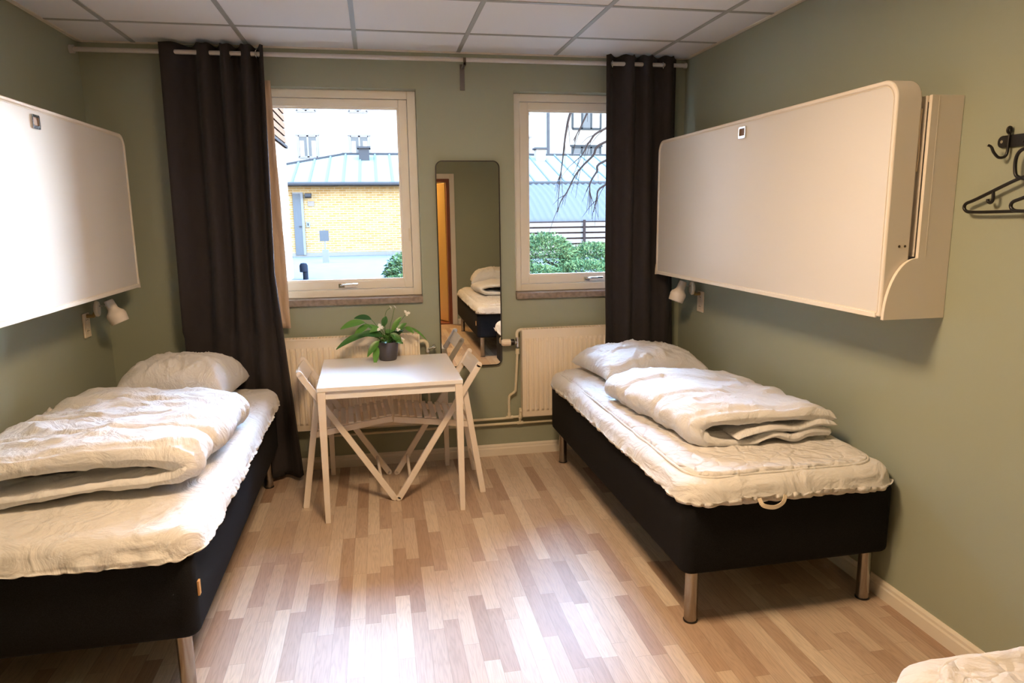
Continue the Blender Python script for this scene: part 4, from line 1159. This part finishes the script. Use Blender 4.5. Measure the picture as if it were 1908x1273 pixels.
b = nb(); box(b, -2.6, 4, .05, .07, .0, 1.1); obj('fence_backing', b, 'post', fn)
bo = thing('bollard_lamp', (.051, 11.0, GZ), label='short dark grey bollard lamp standing on the paving', cat='bollard')
b = nb(); tube(b, [(0, 0, 0), (0, 0, .30)], .055, 14); obj('post', b, 'bollard', bo, smooth=True, angle=40)
b = nb(); lathe(b, [(.07, .16), (.085, .17), (.085, .30), (.06, .345), (.002, .355)], 18, Matrix.Translation((-.03, 0, 0)), True); obj('hood', b, 'bollard', bo, smooth=True, angle=50)
sp_ = thing('sign_post', (.086, 16.8, GZ), label='pale post with a small grey sign in front of the brick wall', cat='sign')
b = nb(); box(b, -.09, .09, -.06, .06, 0, .38); tube(b, [(0, 0, .38), (0, 0, .95)], .02, 8); obj('post', b, 'render', sp_)
b = nb(); box(b, -.14, .12, -.03, -.02, .62, .93); obj('sign_plate', b, 'sign', sp_)

def bush(name, x0, x1, y0, y1, lumps, label, n, seed):
    cx, cy = (x0+x1)/2, (y0+y1)/2
    t = thing(name, (cx, cy, GZ), label=label, cat='bush'); rnd = random.Random(seed)
    b = nb()
    for k in range(n):
        lx, ly, lz, rx, ry_, rz2 = rnd.choice(lumps)
        a = rnd.uniform(0, 2*PI); e = math.asin(rnd.uniform(-.1, 1)); rr = rnd.uniform(.72, 1.05)
        dv = Vector((math.cos(a)*math.cos(e), math.sin(a)*math.cos(e), math.sin(e)))
        p = Vector((lx-cx+dv.x*rx*rr, ly-cy+dv.y*ry_*rr, max(.02, lz-GZ+dv.z*rz2*rr)))
        g = (dv+Vector((rnd.gauss(0, .5), rnd.gauss(0, .5), rnd.uniform(.1, .8)))).normalized()
        sd = g.cross(Vector((rnd.gauss(0, 1), rnd.gauss(0, 1), rnd.gauss(0, 1)))).normalized()
        ln = rnd.uniform(.05, .11); w = rnd.uniform(.008, .018); 
        dr = Vector((0, 0, -.03))
        v_ = [b.verts.new(q) for q in (p, p+g*ln*.5+sd*w, p+g*ln+dr, p+g*ln*.5-sd*w)]
        b.faces.new(v_)
    obj('foliage', b, 'juniper', t)
    b = nb()
    for lx, ly, lz, rx, ry_, rz2 in lumps:
        tube(b, smoothpath([(0, 0, 0), ((lx-cx)*.5, (ly-cy)*.5, .25), (lx-cx, ly-cy, (lz-GZ)*.9+.1)], 4), .03, 6)
    obj('stem', b, 'bark', t)
lumpsR = [(4.45, 7.6, .75, .55, .5, .50), (5.4, 7.8, .70, .6, .5, .36), (4.1, 6.9, .45, .55, .5, .30), (5.0, 7.0, .50, .6, .5, .30), (6.1, 7.6, .6, .6, .5, .38), (5.9, 6.8, .4, .6, .5, .26), (6.9, 7.8, .55, .6, .5, .35)]
bush('juniper_bush', 3.6, 7.4, 6.4, 8.3, lumpsR, 'large green juniper bush filling the bottom of the right window', 24000, 5)
bush('juniper_bush', 1.6, 3.3, 7.0, 8.5, [(2.35, 7.6, .62, .65, .5, .44), (2.1, 7.1, .42, .5, .45, .22), (2.85, 7.5, .6, .42, .5, .38)], 'green juniper bush at the bottom right corner of the left window', 11000, 6)
tr = thing('bare_tree', (7.2, 6.4, GZ), label='bare tree whose thin leafless branches cross the right window', cat='tree')
def T(pts): return [(p[0]-7.2, p[1]-6.4, p[2]-GZ) for p in pts]
b = nb(); tube(b, smoothpath(T([(7.2, 6.4, GZ), (7.15, 6.4, 1.6), (7.3, 6.4, 3.2), (7.2, 6.5, 5.2)]), 6), [.13-.003*i for i in range(19)], 10); obj('trunk', b, 'bark', tr, smooth=True)
brs = [[(7.22, 6.4, 2.9), (6.2, 6.2, 3.3), (5.007, 6.0, 2.853), (4.782, 6.0, 2.68), (4.657, 6.0, 2.477), (4.549, 6.0, 2.383)],
       [(7.25, 6.4, 2.6), (6.2, 6.3, 2.95), (5.108, 6.3, 2.689), (4.919, 6.3, 2.487), (4.747, 6.3, 2.325), (4.619, 6.3, 2.163), (4.516, 6.3, 1.96), (4.404, 6.3, 1.797), (4.353, 6.3, 1.634)],
       [(7.25, 6.4, 3.4), (5.6, 6.0, 3.9), (4.6, 5.7, 3.5), (4.361, 5.6, 3.02), (4.298, 5.6, 2.762), (4.274, 5.6, 2.613), (4.243, 5.6, 2.352), (4.211, 5.6, 2.126), (4.179, 5.6, 1.822)],
       [(7.2, 6.4, 2.3), (6.1, 6.1, 2.7), (5.012, 6.0, 2.384), (4.887, 6.0, 2.225), (4.787, 6.0, 2.067), (4.779, 6.0, 1.948), (4.806, 6.0, 1.828)],
       [(7.25, 6.4, 3.3), (5.8, 6.1, 3.8), (4.9, 6.0, 3.45), (4.72, 6.0, 3.058), (4.614, 6.0, 2.849), (4.515, 6.0, 2.678)],
       [(7.15, 6.4, 1.9), (6.0, 6.1, 2.3), (5.016, 6.0, 2.026), (4.891, 6.0, 1.811), (4.841, 6.0, 1.626)]]
rnd = random.Random(3)
for q in brs:
    b = nb(); P = smoothpath(T(q), 5); n = len(P); tube(b, P, [.022*(1-i/n)+.004 for i in range(n)], 6)
    for k in range(10):
        i = rnd.randint(n//3, n-3); a = P[i]; d_ = (P[i+1]-P[i]).normalized()+Vector((rnd.uniform(-.4, .4), rnd.uniform(-.4, .4), rnd.uniform(-1.0, .5))); d_.normalize(); l_ = rnd.uniform(.12, .45)
        tube(b, [a, a+d_*l_*.5, a+d_*l_+Vector((0, 0, -.05))], [.006, .004, .002], 5)
    obj('branch', b, 'bark', tr, smooth=True)
